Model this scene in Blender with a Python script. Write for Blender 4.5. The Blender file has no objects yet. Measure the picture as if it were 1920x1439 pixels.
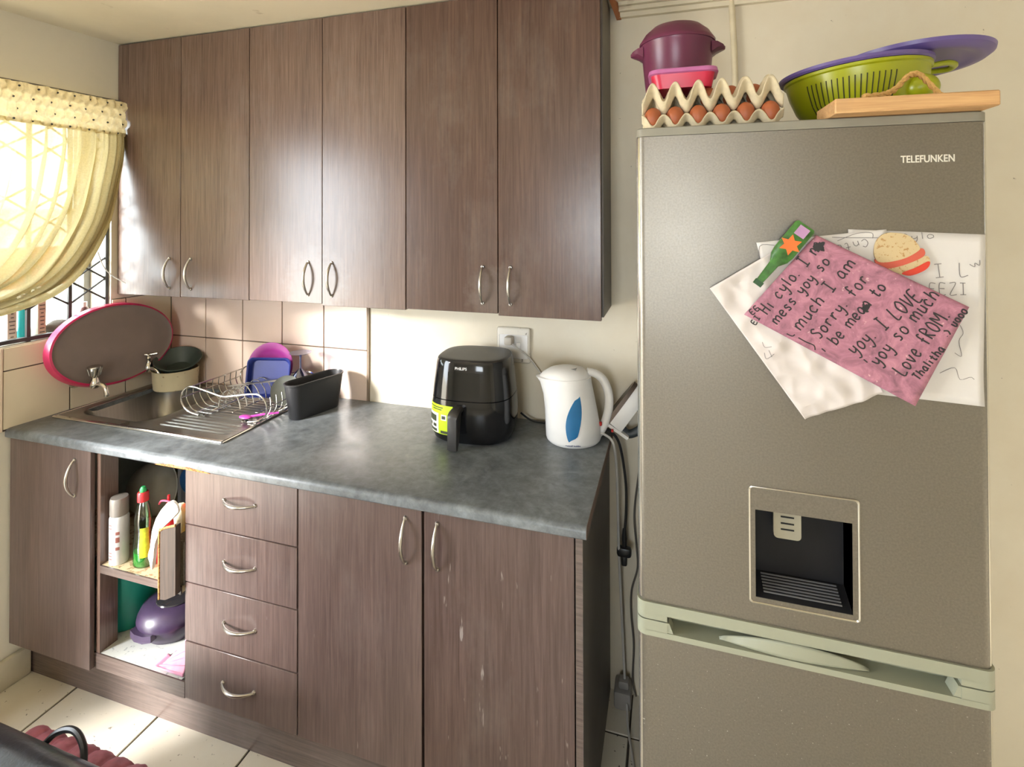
import bpy, bmesh, math, random
from mathutils import Vector, Matrix, noise
random.seed(7)
PI = math.pi
SC = bpy.context.scene
COL = SC.collection

# ------------------------------------------------------------------ camera
cam_d = bpy.data.cameras.new('camera')
cam = bpy.data.objects.new('camera', cam_d)
COL.objects.link(cam)
R2 = Vector((0.9569938, 0.29009487, -0.00279986))
U2 = Vector((0.00549324, -0.00847058, 0.99994904))
F2 = Vector((-0.29005637, 0.9569604, 0.00969985))
M = Matrix.Identity(4)
for i in range(3):
    M[i][0], M[i][1], M[i][2] = R2[i], U2[i], -F2[i]
M[0][3], M[1][3], M[2][3] = 2.1917, -1.834, 1.632
cam.matrix_world = M
cam_d.sensor_width = 36.0
cam_d.lens = 972.79 / 1920 * 36
cam_d.shift_y = -(719.5 - 399.26) / 1920
cam_d.clip_start = 0.02
SC.camera = cam

# ------------------------------------------------------------------ world, daylight, exposure
SKY = 14.0
w = bpy.data.worlds.new('sky')
SC.world = w
w.use_nodes = True
bg = w.node_tree.nodes['Background']
bg.inputs[0].default_value = (0.87, 0.94, 1.0, 1)
bg.inputs[1].default_value = SKY
SC.view_settings.view_transform = 'Standard'
SC.view_settings.look = 'None'
SC.view_settings.gamma = 1.0
SC.view_settings.use_curve_mapping = False
SC.view_settings.exposure = 0.5
SC.cycles.max_bounces = 8
SC.cycles.diffuse_bounces = 5
SC.cycles.transparent_max_bounces = 12
SC.cycles.caustics_reflective = False
SC.cycles.caustics_refractive = False

sun_d = bpy.data.lights.new('hazy_sun', 'SUN'); sun_d.energy = 9.0; sun_d.angle = math.radians(12); sun_d.color = (1, .97, .93)
sun = bpy.data.objects.new('hazy_sun', sun_d); COL.objects.link(sun)
sun.rotation_euler = Vector((.58, .86, -.34)).to_track_quat('-Z', 'Y').to_euler()

LA = math.atan(0.0627)          # the left wall is a little out of square
ROT_L = Matrix.Rotation(-LA, 4, 'Z')
def portal(name, loc, rot, sx, sy):
    l = bpy.data.lights.new(name, 'AREA')
    l.shape = 'RECTANGLE'; l.size = sx; l.size_y = sy
    l.cycles.is_portal = True
    o = bpy.data.objects.new(name, l)
    COL.objects.link(o)
    o.matrix_world = Matrix.Translation(Vector(loc)) @ rot
    return o
WIN_S0, WIN_S1, WIN_Z0, WIN_Z1 = 0.262, 1.16, 1.185, 2.09
DOOR_S0, DOOR_S1, DOOR_Z1 = 1.28, 2.62, 2.08
def lw(x, y, z):
    return ROT_L @ Vector((x, y, z))
face_in = ROT_L @ Matrix.Rotation(-PI/2, 4, 'Y')
portal('window_portal', lw(-0.24, -(WIN_S0+WIN_S1)/2, (WIN_Z0+WIN_Z1)/2), face_in, WIN_Z1-WIN_Z0, WIN_S1-WIN_S0)
portal('door_portal', lw(-0.24, -(DOOR_S0+DOOR_S1)/2, DOOR_Z1/2), face_in, DOOR_Z1, DOOR_S1-DOOR_S0)
RW = (1.3, 2.3, 1.1, 1.9)  # unseen rear opening, added to brighten the cabinet and fridge fronts
portal('rear_fill_portal', ((RW[0]+RW[1])/2, -4.42, (RW[2]+RW[3])/2), Matrix.Rotation(PI/2, 4, 'X'), RW[1]-RW[0], RW[3]-RW[2])

# ------------------------------------------------------------------ materials
MATS = {}
def rgb(r, g, b):
    f = lambda c: ((c/255+0.055)/1.055)**2.4 if c/255 > 0.04045 else c/255/12.92
    return (f(r), f(g), f(b), 1)
class N:
    """small wrapper for node trees"""
    def __init__(s, name):
        s.m = bpy.data.materials.new(name); s.m.use_nodes = True
        s.t = s.m.node_tree; s.p = s.t.nodes['Principled BSDF']; s.out = s.t.nodes['Material Output']
        MATS[name] = s.m
    def n(s, typ, **k):
        nd = s.t.nodes.new(typ)
        for a, v in k.items(): setattr(nd, a, v)
        return nd
    def l(s, a, b): s.t.links.new(a, b)
    def set(s, **k):
        for a, v in k.items(): s.p.inputs[a.replace('_', ' ')].default_value = v
    def coords(s, scale=(1, 1, 1), world=False, rand=True):
        if world:
            src = s.n('ShaderNodeNewGeometry').outputs['Position']
        else:
            src = s.n('ShaderNodeTexCoord').outputs['Object']
            if rand:
                oi = s.n('ShaderNodeObjectInfo')
                mu = s.n('ShaderNodeMath', operation='MULTIPLY'); mu.inputs[1].default_value = 37.0
                s.l(oi.outputs['Random'], mu.inputs[0])
                ad = s.n('ShaderNodeVectorMath', operation='ADD')
                s.l(src, ad.inputs[0]); s.l(mu.outputs[0], ad.inputs[1]); src = ad.outputs[0]
        mp = s.n('ShaderNodeMapping'); mp.inputs['Scale'].default_value = scale
        s.l(src, mp.inputs['Vector'])
        return mp.outputs[0]
    def noise(s, vec, scale=5, detail=4, rough=0.55, dist=0):
        nd = s.n('ShaderNodeTexNoise')
        nd.inputs['Scale'].default_value = scale; nd.inputs['Detail'].default_value = detail
        nd.inputs['Roughness'].default_value = rough; nd.inputs['Distortion'].default_value = dist
        s.l(vec, nd.inputs['Vector'])
        return nd.outputs['Fac']
    def ramp(s, fac, stops):
        r = s.n('ShaderNodeValToRGB'); e = r.color_ramp.elements
        while len(e) < len(stops): e.new(0.5)
        for el, (p, c) in zip(e, stops): el.position = p; el.color = c
        s.l(fac, r.inputs[0])
        return r.outputs[0]
    def mix(s, fac, a, b, blend='MIX'):
        x = s.n('ShaderNodeMix', data_type='RGBA', blend_type=blend)
        for sock, v in ((x.inputs[0], fac), (x.inputs[6], a), (x.inputs[7], b)):
            if hasattr(v, 'node'): s.l(v, sock)
            else: sock.default_value = v
        return x.outputs[2]
    def color(s, c): s.l(c, s.p.inputs['Base Color'])
    def bump(s, h, strength=0.2, dist=0.002):
        b = s.n('ShaderNodeBump'); b.inputs['Strength'].default_value = strength
        b.inputs['Distance'].default_value = dist
        s.l(h, b.inputs['Height']); s.l(b.outputs[0], s.p.inputs['Normal'])

def plain(name, c, rough=0.5, metal=0.0, var=0.08, scale=18, bump=0.0, **k):
    """one colour with a slight procedural unevenness"""
    m = N(name); m.set(Roughness=rough, Metallic=metal, **k)
    v = m.coords()
    f = m.noise(v, scale, 4)
    lo = tuple(x*(1-var) for x in c[:3])+(1,); hi = tuple(min(1, x*(1+var)) for x in c[:3])+(1,)
    m.color(m.ramp(f, [(0.3, lo), (0.7, hi)]))
    if bump: m.bump(f, bump)
    return m.m

WOOD_D, WOOD_L = (0.098, 0.058, 0.044, 1), (0.190, 0.124, 0.097, 1)
def wood(name, axis='Z', dark=WOOD_D, light=WOOD_L, rough=0.27, stains=(), scuff=0):
    m = N(name); m.set(Roughness=rough)
    sc = {'Z': (150, 150, 5), 'X': (5, 150, 150), 'Y': (150, 5, 150)}[axis]
    v = m.coords(sc); f = m.noise(v, 1.0, 6, 0.65, 0.6)
    v2 = m.coords({'Z': (9, 9, .8), 'X': (.8, 9, 9), 'Y': (9, .8, 9)}[axis]); f2 = m.noise(v2, 1, 3, .6, 1.5)
    c = m.ramp(f, [(0.3, dark), (0.72, light)])
    c2 = m.ramp(f2, [(0.35, (.84, .83, .83, 1)), (0.7, (1.08, 1.07, 1.06, 1))])
    c = m.mix(0.8, c, c2, 'MULTIPLY')
    # dusty bloom over the laminate
    g = m.noise(m.coords((6, 6, 3)), 1, 5, .7)
    gm = m.ramp(g, [(0.52, (0, 0, 0, 1)), (0.85, (.35, .35, .35, 1))])
    c = m.mix(gm, c, (0.20, 0.17, 0.155, 1))
    for (cx, cy, cz, r, amt) in stains:
        geo = m.n('ShaderNodeNewGeometry')
        d = m.n('ShaderNodeVectorMath', operation='SUBTRACT'); d.inputs[1].default_value = (cx, cy, cz)
        m.l(geo.outputs['Position'], d.inputs[0])
        ln = m.n('ShaderNodeVectorMath', operation='LENGTH'); m.l(d.outputs[0], ln.inputs[0])
        nz = m.noise(m.coords((1, 1, 1), world=True), 22, 5, .65)
        mm = m.n('ShaderNodeMath', operation='MULTIPLY_ADD'); mm.inputs[1].default_value = 0.16
        m.l(nz, mm.inputs[0]); m.l(ln.outputs['Value'], mm.inputs[2])
        mk = m.ramp(mm.outputs[0], [(r, (amt, amt, amt, 1)), (r+0.06, (0, 0, 0, 1))])
        c = m.mix(mk, c, (0.205, 0.175, 0.160, 1))
    if scuff:
        q = m.noise(m.coords((55, 55, 9)), 1, 3, .6)
        c = m.mix(m.ramp(q, [(scuff, (0, 0, 0, 1)), (scuff+.05, (.6, .6, .6, 1))]), c, (.36, .32, .30, 1))
    m.set(Specular_IOR_Level=.65)
    m.color(c); m.bump(f, 0.12, 0.0008)
    # light scuffs and dots
    return m.m

def speckle(name, base, spots, scale=60, thr=0.68, rough=0.5, world=True, blot=None, k=0.06):
    m = N(name); m.set(Roughness=rough)
    v = m.coords((1, 1, 1), world=world)
    f = m.noise(v, scale, 3, .6)
    mk = m.ramp(f, [(thr, (0, 0, 0, 1)), (thr+k, (1, 1, 1, 1))])
    c = m.mix(mk, base, spots)
    g = m.noise(v, 2.3, 5, .65)
    c = m.mix(m.ramp(g, [(0.4, (0, 0, 0, 1)), (0.75, (.55, .55, .55, 1))]), c, blot or tuple(x*.82 for x in base[:3])+(1,))
    m.color(c)
    m.bump(m.noise(v, 90, 3), 0.08, 0.001)
    return m.m

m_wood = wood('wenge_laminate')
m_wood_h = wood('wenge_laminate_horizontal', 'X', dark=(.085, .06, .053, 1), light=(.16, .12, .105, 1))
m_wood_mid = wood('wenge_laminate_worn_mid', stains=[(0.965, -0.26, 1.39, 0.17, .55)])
m_wood_right = wood('wenge_laminate_worn_shaded', stains=[(1.64, -0.26, 1.38, 0.13, .35)], dark=(.064, .032, .024, 1), light=(.122, .070, .052, 1))  # handle wear; missing window sheen put into a darker base colour
m_wood_side = plain('grey_side_panel', rgb(96, 90, 84), .5, var=.12, scale=9)
m_wall = speckle('cream_paint', rgb(222, 215, 198), rgb(190, 180, 155), 30, .72, .6)
m_wall_b = speckle('splash_wall_paint', rgb(222, 214, 196), rgb(120, 112, 98), 55, .70, .55, blot=rgb(205, 190, 165))
m_ceil = speckle('ceiling_paint', rgb(222, 212, 190), rgb(190, 175, 150), 9, .66, .7)
m_tile = speckle('glazed_wall_tile', rgb(228, 206, 192), rgb(165, 130, 110), 70, .74, .22, blot=rgb(220, 192, 174))
m_tile_l = speckle('glazed_wall_tile_cream', rgb(226, 214, 188), rgb(170, 150, 120), 70, .78, .25, blot=rgb(214, 200, 172))
m_grout = plain('dark_grout', rgb(92, 78, 68), .9)
m_ftile = speckle('floor_tile', rgb(226, 220, 206), rgb(120, 112, 102), 46, .66, .4, blot=rgb(206, 192, 168), k=.04)
m_fgrout = plain('floor_grout', rgb(70, 62, 55), .9)
m_chrome = plain('chrome', (.62, .60, .56, 1), .16, 1.0, .04)
m_brushed = plain('brushed_handle', (.50, .47, .43, 1), .28, 1.0, .06)
m_black = plain('black_plastic', (.012, .012, .013, 1), .35)
m_cutb = plain('black_bin_plastic', (.022, .022, .024, 1), .42, bump=.15, scale=300)
m_white = plain('white_plastic', rgb(232, 230, 228), .35, var=.03)
m_cord_w = plain('white_cord', rgb(205, 202, 198), .5)
m_cord_g = plain('grey_cord', rgb(90, 84, 78), .6)

def counter_mat():
    m = N('slate_laminate'); m.set(Roughness=.33)
    v = m.coords((1, 1, 1), world=True)
    f = m.noise(v, 9, 8, .68, .8); g = m.noise(v, 38, 5, .7, .4)
    c = m.ramp(f, [(.3, rgb(70, 73, 76)), (.5, rgb(94, 99, 103)), (.72, rgb(136, 143, 147))])
    c = m.mix(.45, c, m.ramp(g, [(.3, rgb(66, 69, 73)), (.75, rgb(140, 146, 150))]))
    m.color(c)
    rr = m.ramp(f, [(.3, (.28, .28, .28, 1)), (.8, (.48, .48, .48, 1))])
    m.l(rr, m.p.inputs['Roughness'])
    return m.m
m_counter = counter_mat()
def steel_mat(name, c=(.42, .40, .37, 1), rough=.3, axis=(3, 120, 3)):
    m = N(name); m.set(Metallic=1.0, Roughness=rough)
    f = m.noise(m.coords(axis, rand=False), 1, 4)
    m.color(m.ramp(f, [(.3, tuple(x*.86 for x in c[:3])+(1,)), (.7, c)]))
    g = m.noise(m.coords((5, 5, 5), rand=False), 1, 5)
    m.l(m.ramp(g, [(.3, (rough*.8,)*3+(1,)), (.8, (min(1, rough*1.5),)*3+(1,))]), m.p.inputs['Roughness'])
    return m.m
m_steel = steel_mat('sink_steel')
def fridge_mat():
    m = N('fridge_metal'); m.set(Metallic=.8, Roughness=.42)
    v = m.coords((1, 1, 1), world=True)
    f = m.noise(v, 260, 2); c = m.ramp(f, [(.3, (.196, .178, .152, 1)), (.7, (.238, .218, .187, 1))])
    # dried drips and scuffs low on the doors
    d = m.noise(m.coords((70, 1, 6), world=True), 1, 4, .7)
    s1 = m.noise(v, 210, 1)
    mk = m.ramp(s1, [(.72, (0, 0, 0, 1)), (.76, (.8, .8, .8, 1))])
    zz = m.n('ShaderNodeSeparateXYZ'); m.l(v, zz.inputs[0])
    zr = m.n('ShaderNodeMapRange'); zr.inputs['From Min'].default_value = .95; zr.inputs['From Max'].default_value = .6
    m.l(zz.outputs['Z'], zr.inputs['Value'])
    mu = m.n('ShaderNodeMath', operation='MULTIPLY'); m.l(zr.outputs[0], mu.inputs[0]); m.l(mk, mu.inputs[1])
    c = m.mix(mu.outputs[0], c, (.62, .6, .56, 1))
    m.color(c)
    m.l(m.ramp(m.noise(v, 4, 4), [(.3, (.36,)*3+(1,)), (.8, (.44,)*3+(1,))]), m.p.inputs['Roughness'])
    return m.m
m_fridge = fridge_mat()
m_fband = plain('fridge_trim_plastic', rgb(152, 154, 136), .4, .1, .03)
m_fdark = plain('dispenser_dark', (.012, .012, .014, 1), .5, Specular_IOR_Level=.2)

def clear_mat(name, tint, gloss=.08, rough=.03):
    m = N(name)
    tr = m.n('ShaderNodeBsdfTransparent'); tr.inputs[0].default_value = tint
    gl = m.n('ShaderNodeBsdfGlossy'); gl.inputs['Roughness'].default_value = rough
    f = m.noise(m.coords(), 14, 3)
    mp = m.n('ShaderNodeMapRange'); mp.inputs['To Min'].default_value = gloss*.6; mp.inputs['To Max'].default_value = gloss*1.4
    m.l(f, mp.inputs['Value'])
    mx = m.n('ShaderNodeMixShader'); m.l(mp.outputs[0], mx.inputs[0]); m.l(tr.outputs[0], mx.inputs[1]); m.l(gl.outputs[0], mx.inputs[2])
    m.l(mx.outputs[0], m.out.inputs['Surface'])
    return m.m
m_glass = clear_mat('window_glass', (.96, .98, .97, 1))

def sheer_mat(name, col, trans, clear):
    m = N(name)
    v = m.coords((160, 160, 160), rand=False)
    f = m.noise(v, 1, 2)
    c = m.ramp(f, [(.3, tuple(x*.88 for x in col[:3])+(1,)), (.7, col)])
    di = m.n('ShaderNodeBsdfDiffuse'); tl = m.n('ShaderNodeBsdfTranslucent'); tp = m.n('ShaderNodeBsdfTransparent')
    m.l(c, di.inputs[0]); m.l(c, tl.inputs[0]); tp.inputs[0].default_value = (1, .97, .86, 1)
    a = m.n('ShaderNodeMixShader'); a.inputs[0].default_value = trans
    m.l(di.outputs[0], a.inputs[1]); m.l(tl.outputs[0], a.inputs[2])
    b = m.n('ShaderNodeMixShader'); b.inputs[0].default_value = clear
    m.l(a.outputs[0], b.inputs[1]); m.l(tp.outputs[0], b.inputs[2])
    m.l(b.outputs[0], m.out.inputs['Surface'])
    return m.m
m_sheer = sheer_mat('sheer_curtain', (.62, .53, .30, 1), .38, .045)
m_valance = sheer_mat('smocked_valance', (.82, .70, .44, 1), .35, .0)

# ------------------------------------------------------------------ mesh helpers
def B(): return bmesh.new()
def box(bm, x0, x1, y0, y1, z0, z1, bev=0, seg=2):
    r = bmesh.ops.create_cube(bm, size=1, matrix=Matrix.Translation(((x0+x1)/2, (y0+y1)/2, (z0+z1)/2)) @ Matrix.Diagonal((x1-x0, y1-y0, z1-z0, 1)))
    if bev:
        es = {e for v in r['verts'] for e in v.link_edges}
        bmesh.ops.bevel(bm, geom=list(es), offset=bev, segments=seg, affect='EDGES', profile=.5)
    return bm
def rings(bm, rs, cap0=True, cap1=True, closed=True):
    """skin a list of rings (lists of points of equal length)"""
    vs = [[bm.verts.new(p) for p in r] for r in rs]
    n = len(vs[0])
    for a, b in zip(vs, vs[1:]):
        for i in range(n if closed else n-1):
            j = (i+1) % n
            bm.faces.new((a[i], a[j], b[j], b[i]))
    if closed and cap0: bm.faces.new(list(reversed(vs[0])))
    if closed and cap1: bm.faces.new(vs[-1])
    return bm
def lathe(bm, prof, c=(0, 0, 0), n=36, sx=1, sy=1, rot=None):
    cx, cy, cz = c
    rs = []
    for r, z in prof:
        rs.append([Vector((max(r, 1e-4)*sx*math.cos(2*PI*i/n), max(r, 1e-4)*sy*math.sin(2*PI*i/n), z)) for i in range(n)])
    if rot is not None: rs = [[rot @ p for p in q] for q in rs]
    rs = [[p+Vector(c) for p in q] for q in rs]
    return rings(bm, rs)
def tube(bm, pts, r, n=8, closed=False, flat=1.0):
    pts = [Vector(p) for p in pts]
    m = len(pts)
    rad = r if isinstance(r, (list, tuple)) else [r]*m
    rs = []; ref = None
    for i, p in enumerate(pts):
        a = pts[i-1] if (i > 0 or closed) else pts[i]
        b = pts[(i+1) % m] if (i < m-1 or closed) else pts[i]
        t = (b-a).normalized() if (b-a).length > 1e-9 else Vector((0, 0, 1))
        if ref is None:
            ref = Vector((0, 0, 1)) if abs(t.z) < .9 else Vector((1, 0, 0))
        u = (ref - t*ref.dot(t)).normalized(); v = t.cross(u); ref = u
        rs.append([p + (u*math.cos(2*PI*k/n) + v*math.sin(2*PI*k/n)*flat)*rad[i] for k in range(n)])
    if closed:
        rs.append(rs[0]); vs = [[bm.verts.new(p) for p in q] for q in rs[:-1]]
        for i in range(m):
            a, b = vs[i], vs[(i+1) % m]
            for k in range(n): bm.faces.new((a[k], a[(k+1) % n], b[(k+1) % n], b[k]))
        return bm
    return rings(bm, rs)
def prism(bm, pts, d):
    """pts: 3D outline, extruded by vector d"""
    d = Vector(d)
    return rings(bm, [[Vector(p) for p in pts], [Vector(p)+d for p in pts]])
def grid(bm, f, nu, nv):
    vs = [[bm.verts.new(f(i/nu, j/nv)) for j in range(nv+1)] for i in range(nu+1)]
    for i in range(nu):
        for j in range(nv):
            bm.faces.new((vs[i][j], vs[i+1][j], vs[i+1][j+1], vs[i][j+1]))
    return bm
def smooth(pts, n=8, closed=False):
    """Catmull-Rom through pts"""
    P = [Vector(p) for p in pts]; m = len(P); out = []
    for i in range(m if closed else m-1):
        p0 = P[i-1] if (i > 0 or closed) else P[i]; p1 = P[i]; p2 = P[(i+1) % m]
        p3 = P[(i+2) % m] if (i+2 < m or closed) else p2
        for k in range(n):
            t = k/n
            out.append(.5*((2*p1)+(p2-p0)*t+(2*p0-5*p1+4*p2-p3)*t*t+(3*p1-p0-3*p2+p3)*t**3))
    if not closed: out.append(P[-1])
    return out
def rrect(x0, x1, y0, y1, r, k=5):
    """rounded rectangle outline, counter-clockwise"""
    out = []
    for cx, cy, a in ((x1-r, y1-r, 0), (x0+r, y1-r, PI/2), (x0+r, y0+r, PI), (x1-r, y0+r, 1.5*PI)):
        for i in range(k+1):
            t = a+PI/2*i/k
            out.append((cx+r*math.cos(t), cy+r*math.sin(t)))
    return out
BASE = {}
def obj(name, bm, mat, parent=None, ang=38, sharp=True, solid=0):
    bmesh.ops.recalc_face_normals(bm, faces=bm.faces[:])
    me = bpy.data.meshes.new(name)
    if parent is not None:
        bmesh.ops.translate(bm, verts=bm.verts[:], vec=-BASE[parent.name])
    bm.to_mesh(me); bm.free()
    for p in me.polygons: p.use_smooth = True
    me.set_sharp_from_angle(angle=math.radians(ang))
    if isinstance(mat, (list, tuple)):
        for x in mat: me.materials.append(x)
    else: me.materials.append(mat)
    o = bpy.data.objects.new(name, me); COL.objects.link(o)
    if parent is not None:
        o.parent = parent; BASE[o.name] = BASE[parent.name]
    else: BASE[o.name] = Vector((0, 0, 0))
    if solid:
        s = o.modifiers.new('thickness', 'SOLIDIFY'); s.thickness = solid; s.offset = 0
    return o
def thing(name, label, cat, loc=(0, 0, 0), group=None):
    o = bpy.data.objects.new(name, None); COL.objects.link(o); o.empty_display_size = .05
    o.location = loc; BASE[o.name] = Vector(loc)
    o['label'] = label; o['category'] = cat
    if group: o['group'] = group
    return o
def tag(o, label, cat, group=None):
    o['label'] = label; o['category'] = cat
    if group: o['group'] = group
    # put the origin at the base of the mesh
    vs = [v.co for v in o.data.vertices]
    c = Vector(((min(v.x for v in vs)+max(v.x for v in vs))/2, (min(v.y for v in vs)+max(v.y for v in vs))/2, min(v.z for v in vs)))
    o.data.transform(Matrix.Translation(-c)); o.location = c; BASE[o.name] = c
    return o
def struct(o): o['kind'] = 'structure'; return o
def LW(bm):
    bm.transform(ROT_L); return bm
def text_bm(s, size, width=None, bold=0.0, depth=.0006):
    cu = bpy.data.curves.new('t', 'FONT'); cu.body = s; cu.size = size; cu.offset = bold; cu.extrude = depth/2
    o = bpy.data.objects.new('t', cu); COL.objects.link(o)
    dg = bpy.context.evaluated_depsgraph_get(); dg.update()
    me = bpy.data.meshes.new_from_object(o.evaluated_get(dg))
    bm = B(); bm.from_mesh(me)
    bpy.data.objects.remove(o); bpy.data.meshes.remove(me); bpy.data.curves.remove(cu)
    xs = [v.co.x for v in bm.verts]
    if width:
        k = width/(max(xs)-min(xs)); x0 = min(xs)
        for v in bm.verts: v.co.x = (v.co.x-x0)*k
    return bm
FRONT = Matrix.Rotation(PI/2, 4, 'X')      # text plane -> facing -y
# ------------------------------------------------------------------ the room
CEIL = 2.365
XR, YF = 4.2, -4.3
o = struct(obj('floor', box(B(), -.35, XR+.2, YF-.2, .2, -.08, -.004), m_fgrout))
fl = o
PITCH = .371
def bev_tile(sx, sy, t, bev):
    return box(B(), -sx/2, sx/2, -sy/2, sy/2, -t, 0, bev, 1)
ft = None
for i in range(-1, 12):
    for j in range(-1, 12):
        x, y = .207+PITCH*(i+.5), -.155-PITCH*(j+.5)
        if x > XR or y < YF: continue
        if ft is None:
            ft = obj('tile', bev_tile(PITCH-.006, PITCH-.006, .01, .0015), m_ftile, fl); t = ft
        else:
            t = ft.copy(); COL.objects.link(t); t.parent = fl
        t.location = (x, y, random.uniform(-.0006, .0002))
struct(obj('ceiling', box(B(), -.35, XR+.2, YF-.2, .2, CEIL, CEIL+.1), m_ceil))
wb = struct(obj('wall_back', box(B(), -.35, XR+.2, 0, .2, -.05, CEIL), m_wall_b))
struct(obj('wall_right', box(B(), XR, XR+.2, YF-.2, .2, -.05, CEIL), m_wall))
bm = B()
box(bm, -.6, RW[0], YF-.2, YF, -.05, CEIL); box(bm, RW[1], XR+.2, YF-.2, YF, -.05, CEIL)
box(bm, RW[0], RW[1], YF-.2, YF, -.05, RW[2]); box(bm, RW[0], RW[1], YF-.2, YF, RW[3], CEIL)
struct(obj('wall_front', bm, m_wall))
bm = B(); T = -.22
L_END = 4.6
box(bm, T, 0, -WIN_S0, .25, -.05, CEIL)
box(bm, T, 0, -WIN_S1, -WIN_S0, -.05, WIN_Z0)
box(bm, T, 0, -WIN_S1, -WIN_S0, WIN_Z1, CEIL)
box(bm, T, 0, -DOOR_S0, -WIN_S1, -.05, CEIL)
box(bm, T, 0, -DOOR_S1, -DOOR_S0, DOOR_Z1, CEIL)
box(bm, T, 0, -L_END, -DOOR_S1, -.05, CEIL)
wl = struct(obj('wall_left', LW(bm), m_wall))
# wall tiles: two courses above the worktop
TX = [.004, .2045, .4095, .617, .825, 1.030]
def tiles(parent, mat, cells, tr=None):
    cache = {}
    for (a0, a1, z0, z1) in cells:
        key = (round(a1-a0, 3), round(z1-z0, 3))
        g = .0022
        if key not in cache:
            b = box(B(), -(a1-a0)/2+g, (a1-a0)/2-g, -.007, 0, -(z1-z0)/2+g, (z1-z0)/2-g, .0012, 1)
            if tr: b.transform(tr)
            cache[key] = t = obj('tile', b, mat, parent)
        else:
            t = cache[key].copy(); COL.objects.link(t); t.parent = parent
        p = Vector(((a0+a1)/2, 0, (z0+z1)/2))
        if tr: p = tr @ p
        t.location = p
cells = []
for a0, a1 in zip(TX, TX[1:]):
    cells += [(a0, a1, .895, 1.1), (a0, a1, 1.1, 1.3065)]
tiles(wb, m_tile, cells)
bm = box(B(), .004, 1.03, -.002, .001, .89, 1.3065)
g = obj('grout', bm, m_grout, wb)
bm = box(B(), 1.030, 1.0385, -.0085, .001, .895, 1.3065, .002, 1)
struct(obj('trim_1', bm, plain('tile_edge_bead', rgb(140, 122, 104), .6)))
trl = ROT_L @ Matrix.Rotation(PI/2, 4, 'Z')     # tile front (-y) -> room side (+x)
cells = []
for a0, a1 in ((-.616, -.411), (-.411, -.206), (-.206, -.008)):
    cells.append((a0, a1, .895, 1.1))
cells += [(-.616, -.411, 1.1, 1.182), (-.411, -.262, 1.1, 1.182), (-.262, -.206, 1.1, 1.3), (-.206, -.008, 1.1, 1.3)]
tiles(wl, m_tile_l, cells, trl)
bm = box(B(), -.001, .002, -.616, -.006, .89, 1.182); box(bm, -.001, .002, -.262, -.006, 1.18, 1.3)
obj('grout', LW(bm), m_grout, wl)
bm = box(B(), -.001, .010, -.626, -.616, .89, 1.182, .002, 1)
struct(obj('trim_2', LW(bm), plain('tile_edge_plaster', rgb(226, 206, 184), .6)))
# skirting on the left wall, in front of the plinth
bm = box(B(), 0, .022, -1.3, -.535, 0, .1, .006, 2)
struct(obj('baseboard_left', LW(bm), plain('skirting_paint', rgb(214, 206, 186), .5, var=.1, scale=8)))
# cornice on the back wall, stepped
bm = B()
box(bm, 2.03, XR, -.05, 0, CEIL-.012, CEIL); box(bm, 2.03, XR, -.034, 0, CEIL-.026, CEIL-.012); box(bm, 2.03, XR, -.018, 0, CEIL-.042, CEIL-.026)
struct(obj('trim_3', bm, m_ceil))
bm = prism(B(), [(2.001, -.09, CEIL), (2.02, -.012, CEIL-.045), (2.02, -.002, CEIL-.045), (2.02, -.002, CEIL)], (.016, 0, 0))
tag(obj('wood_wedge', bm, plain('raw_brown_wood', rgb(170, 110, 70), .7)), 'small brown wooden wedge between ceiling and right cabinet end', 'wedge')

# ------------------------------------------------------------------ window
m_bar = plain('dark_bar_paint', (.05, .05, .05, 1), .5)
m_frame = plain('grey_window_frame', rgb(120, 118, 112), .5)
win = struct(thing('window_1', '', 'window')); del win['category']; del win['label']
bm = B(); fx0, fx1 = -.17, -.13
for a in (WIN_S0, (WIN_S0+WIN_S1)/2-.0125, WIN_S1-.025): box(bm, fx0, fx1, -a-.025, -a, WIN_Z0, WIN_Z1)
box(bm, fx0, fx1, -WIN_S1, -WIN_S0, WIN_Z0, WIN_Z0+.025); box(bm, fx0, fx1, -WIN_S1, -WIN_S0, WIN_Z1-.025, WIN_Z1)
obj('window_frame', LW(bm), m_frame, win)
mid = (WIN_S0+WIN_S1)/2
for a0, a1 in ((WIN_S0+.025, mid-.0125), (mid+.0125, WIN_S1-.025)):
    obj('pane', LW(box(B(), -.152, -.148, -a1, -a0, WIN_Z0+.025, WIN_Z1-.025)), m_glass, win)
obj('window_sill', LW(box(B(), -.22, .004, -WIN_S1, -WIN_S0, WIN_Z0-.012, WIN_Z0, .003, 1)), plain('sill_paint', rgb(205, 198, 180), .5), win)
# burglar bars flush with the room side
bars = [.268, .400, .532, .664, .796, .928, 1.06]
for s in bars:
    obj('bar', LW(box(B(), -.026, -.014, -s-.006, -s+.006, WIN_Z0, WIN_Z1)), m_bar, win)
for z in (WIN_Z0+.004, WIN_Z1-.02):
    obj('bar', LW(box(B(), -.028, -.008, -WIN_S1, -WIN_S0, z, z+.014)), m_bar, win)
for s0, s1 in zip(bars, bars[1:]):
    for q, z in enumerate((1.345, 1.62, 1.895)):
        for d in (-1, 1):
            bm = tube(B(), [(-.020, -s0, z-.045*d), (-.020, -s1, z+.045*d)], .004, 6)
            obj('brace', LW(bm), m_bar, win)
            bm = tube(B(), [(-.020, -s0, z+.085-.045*d), (-.020, -s1, z+.085+.045*d)], .004, 6)
            obj('brace', LW(bm), m_bar, win)
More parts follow.
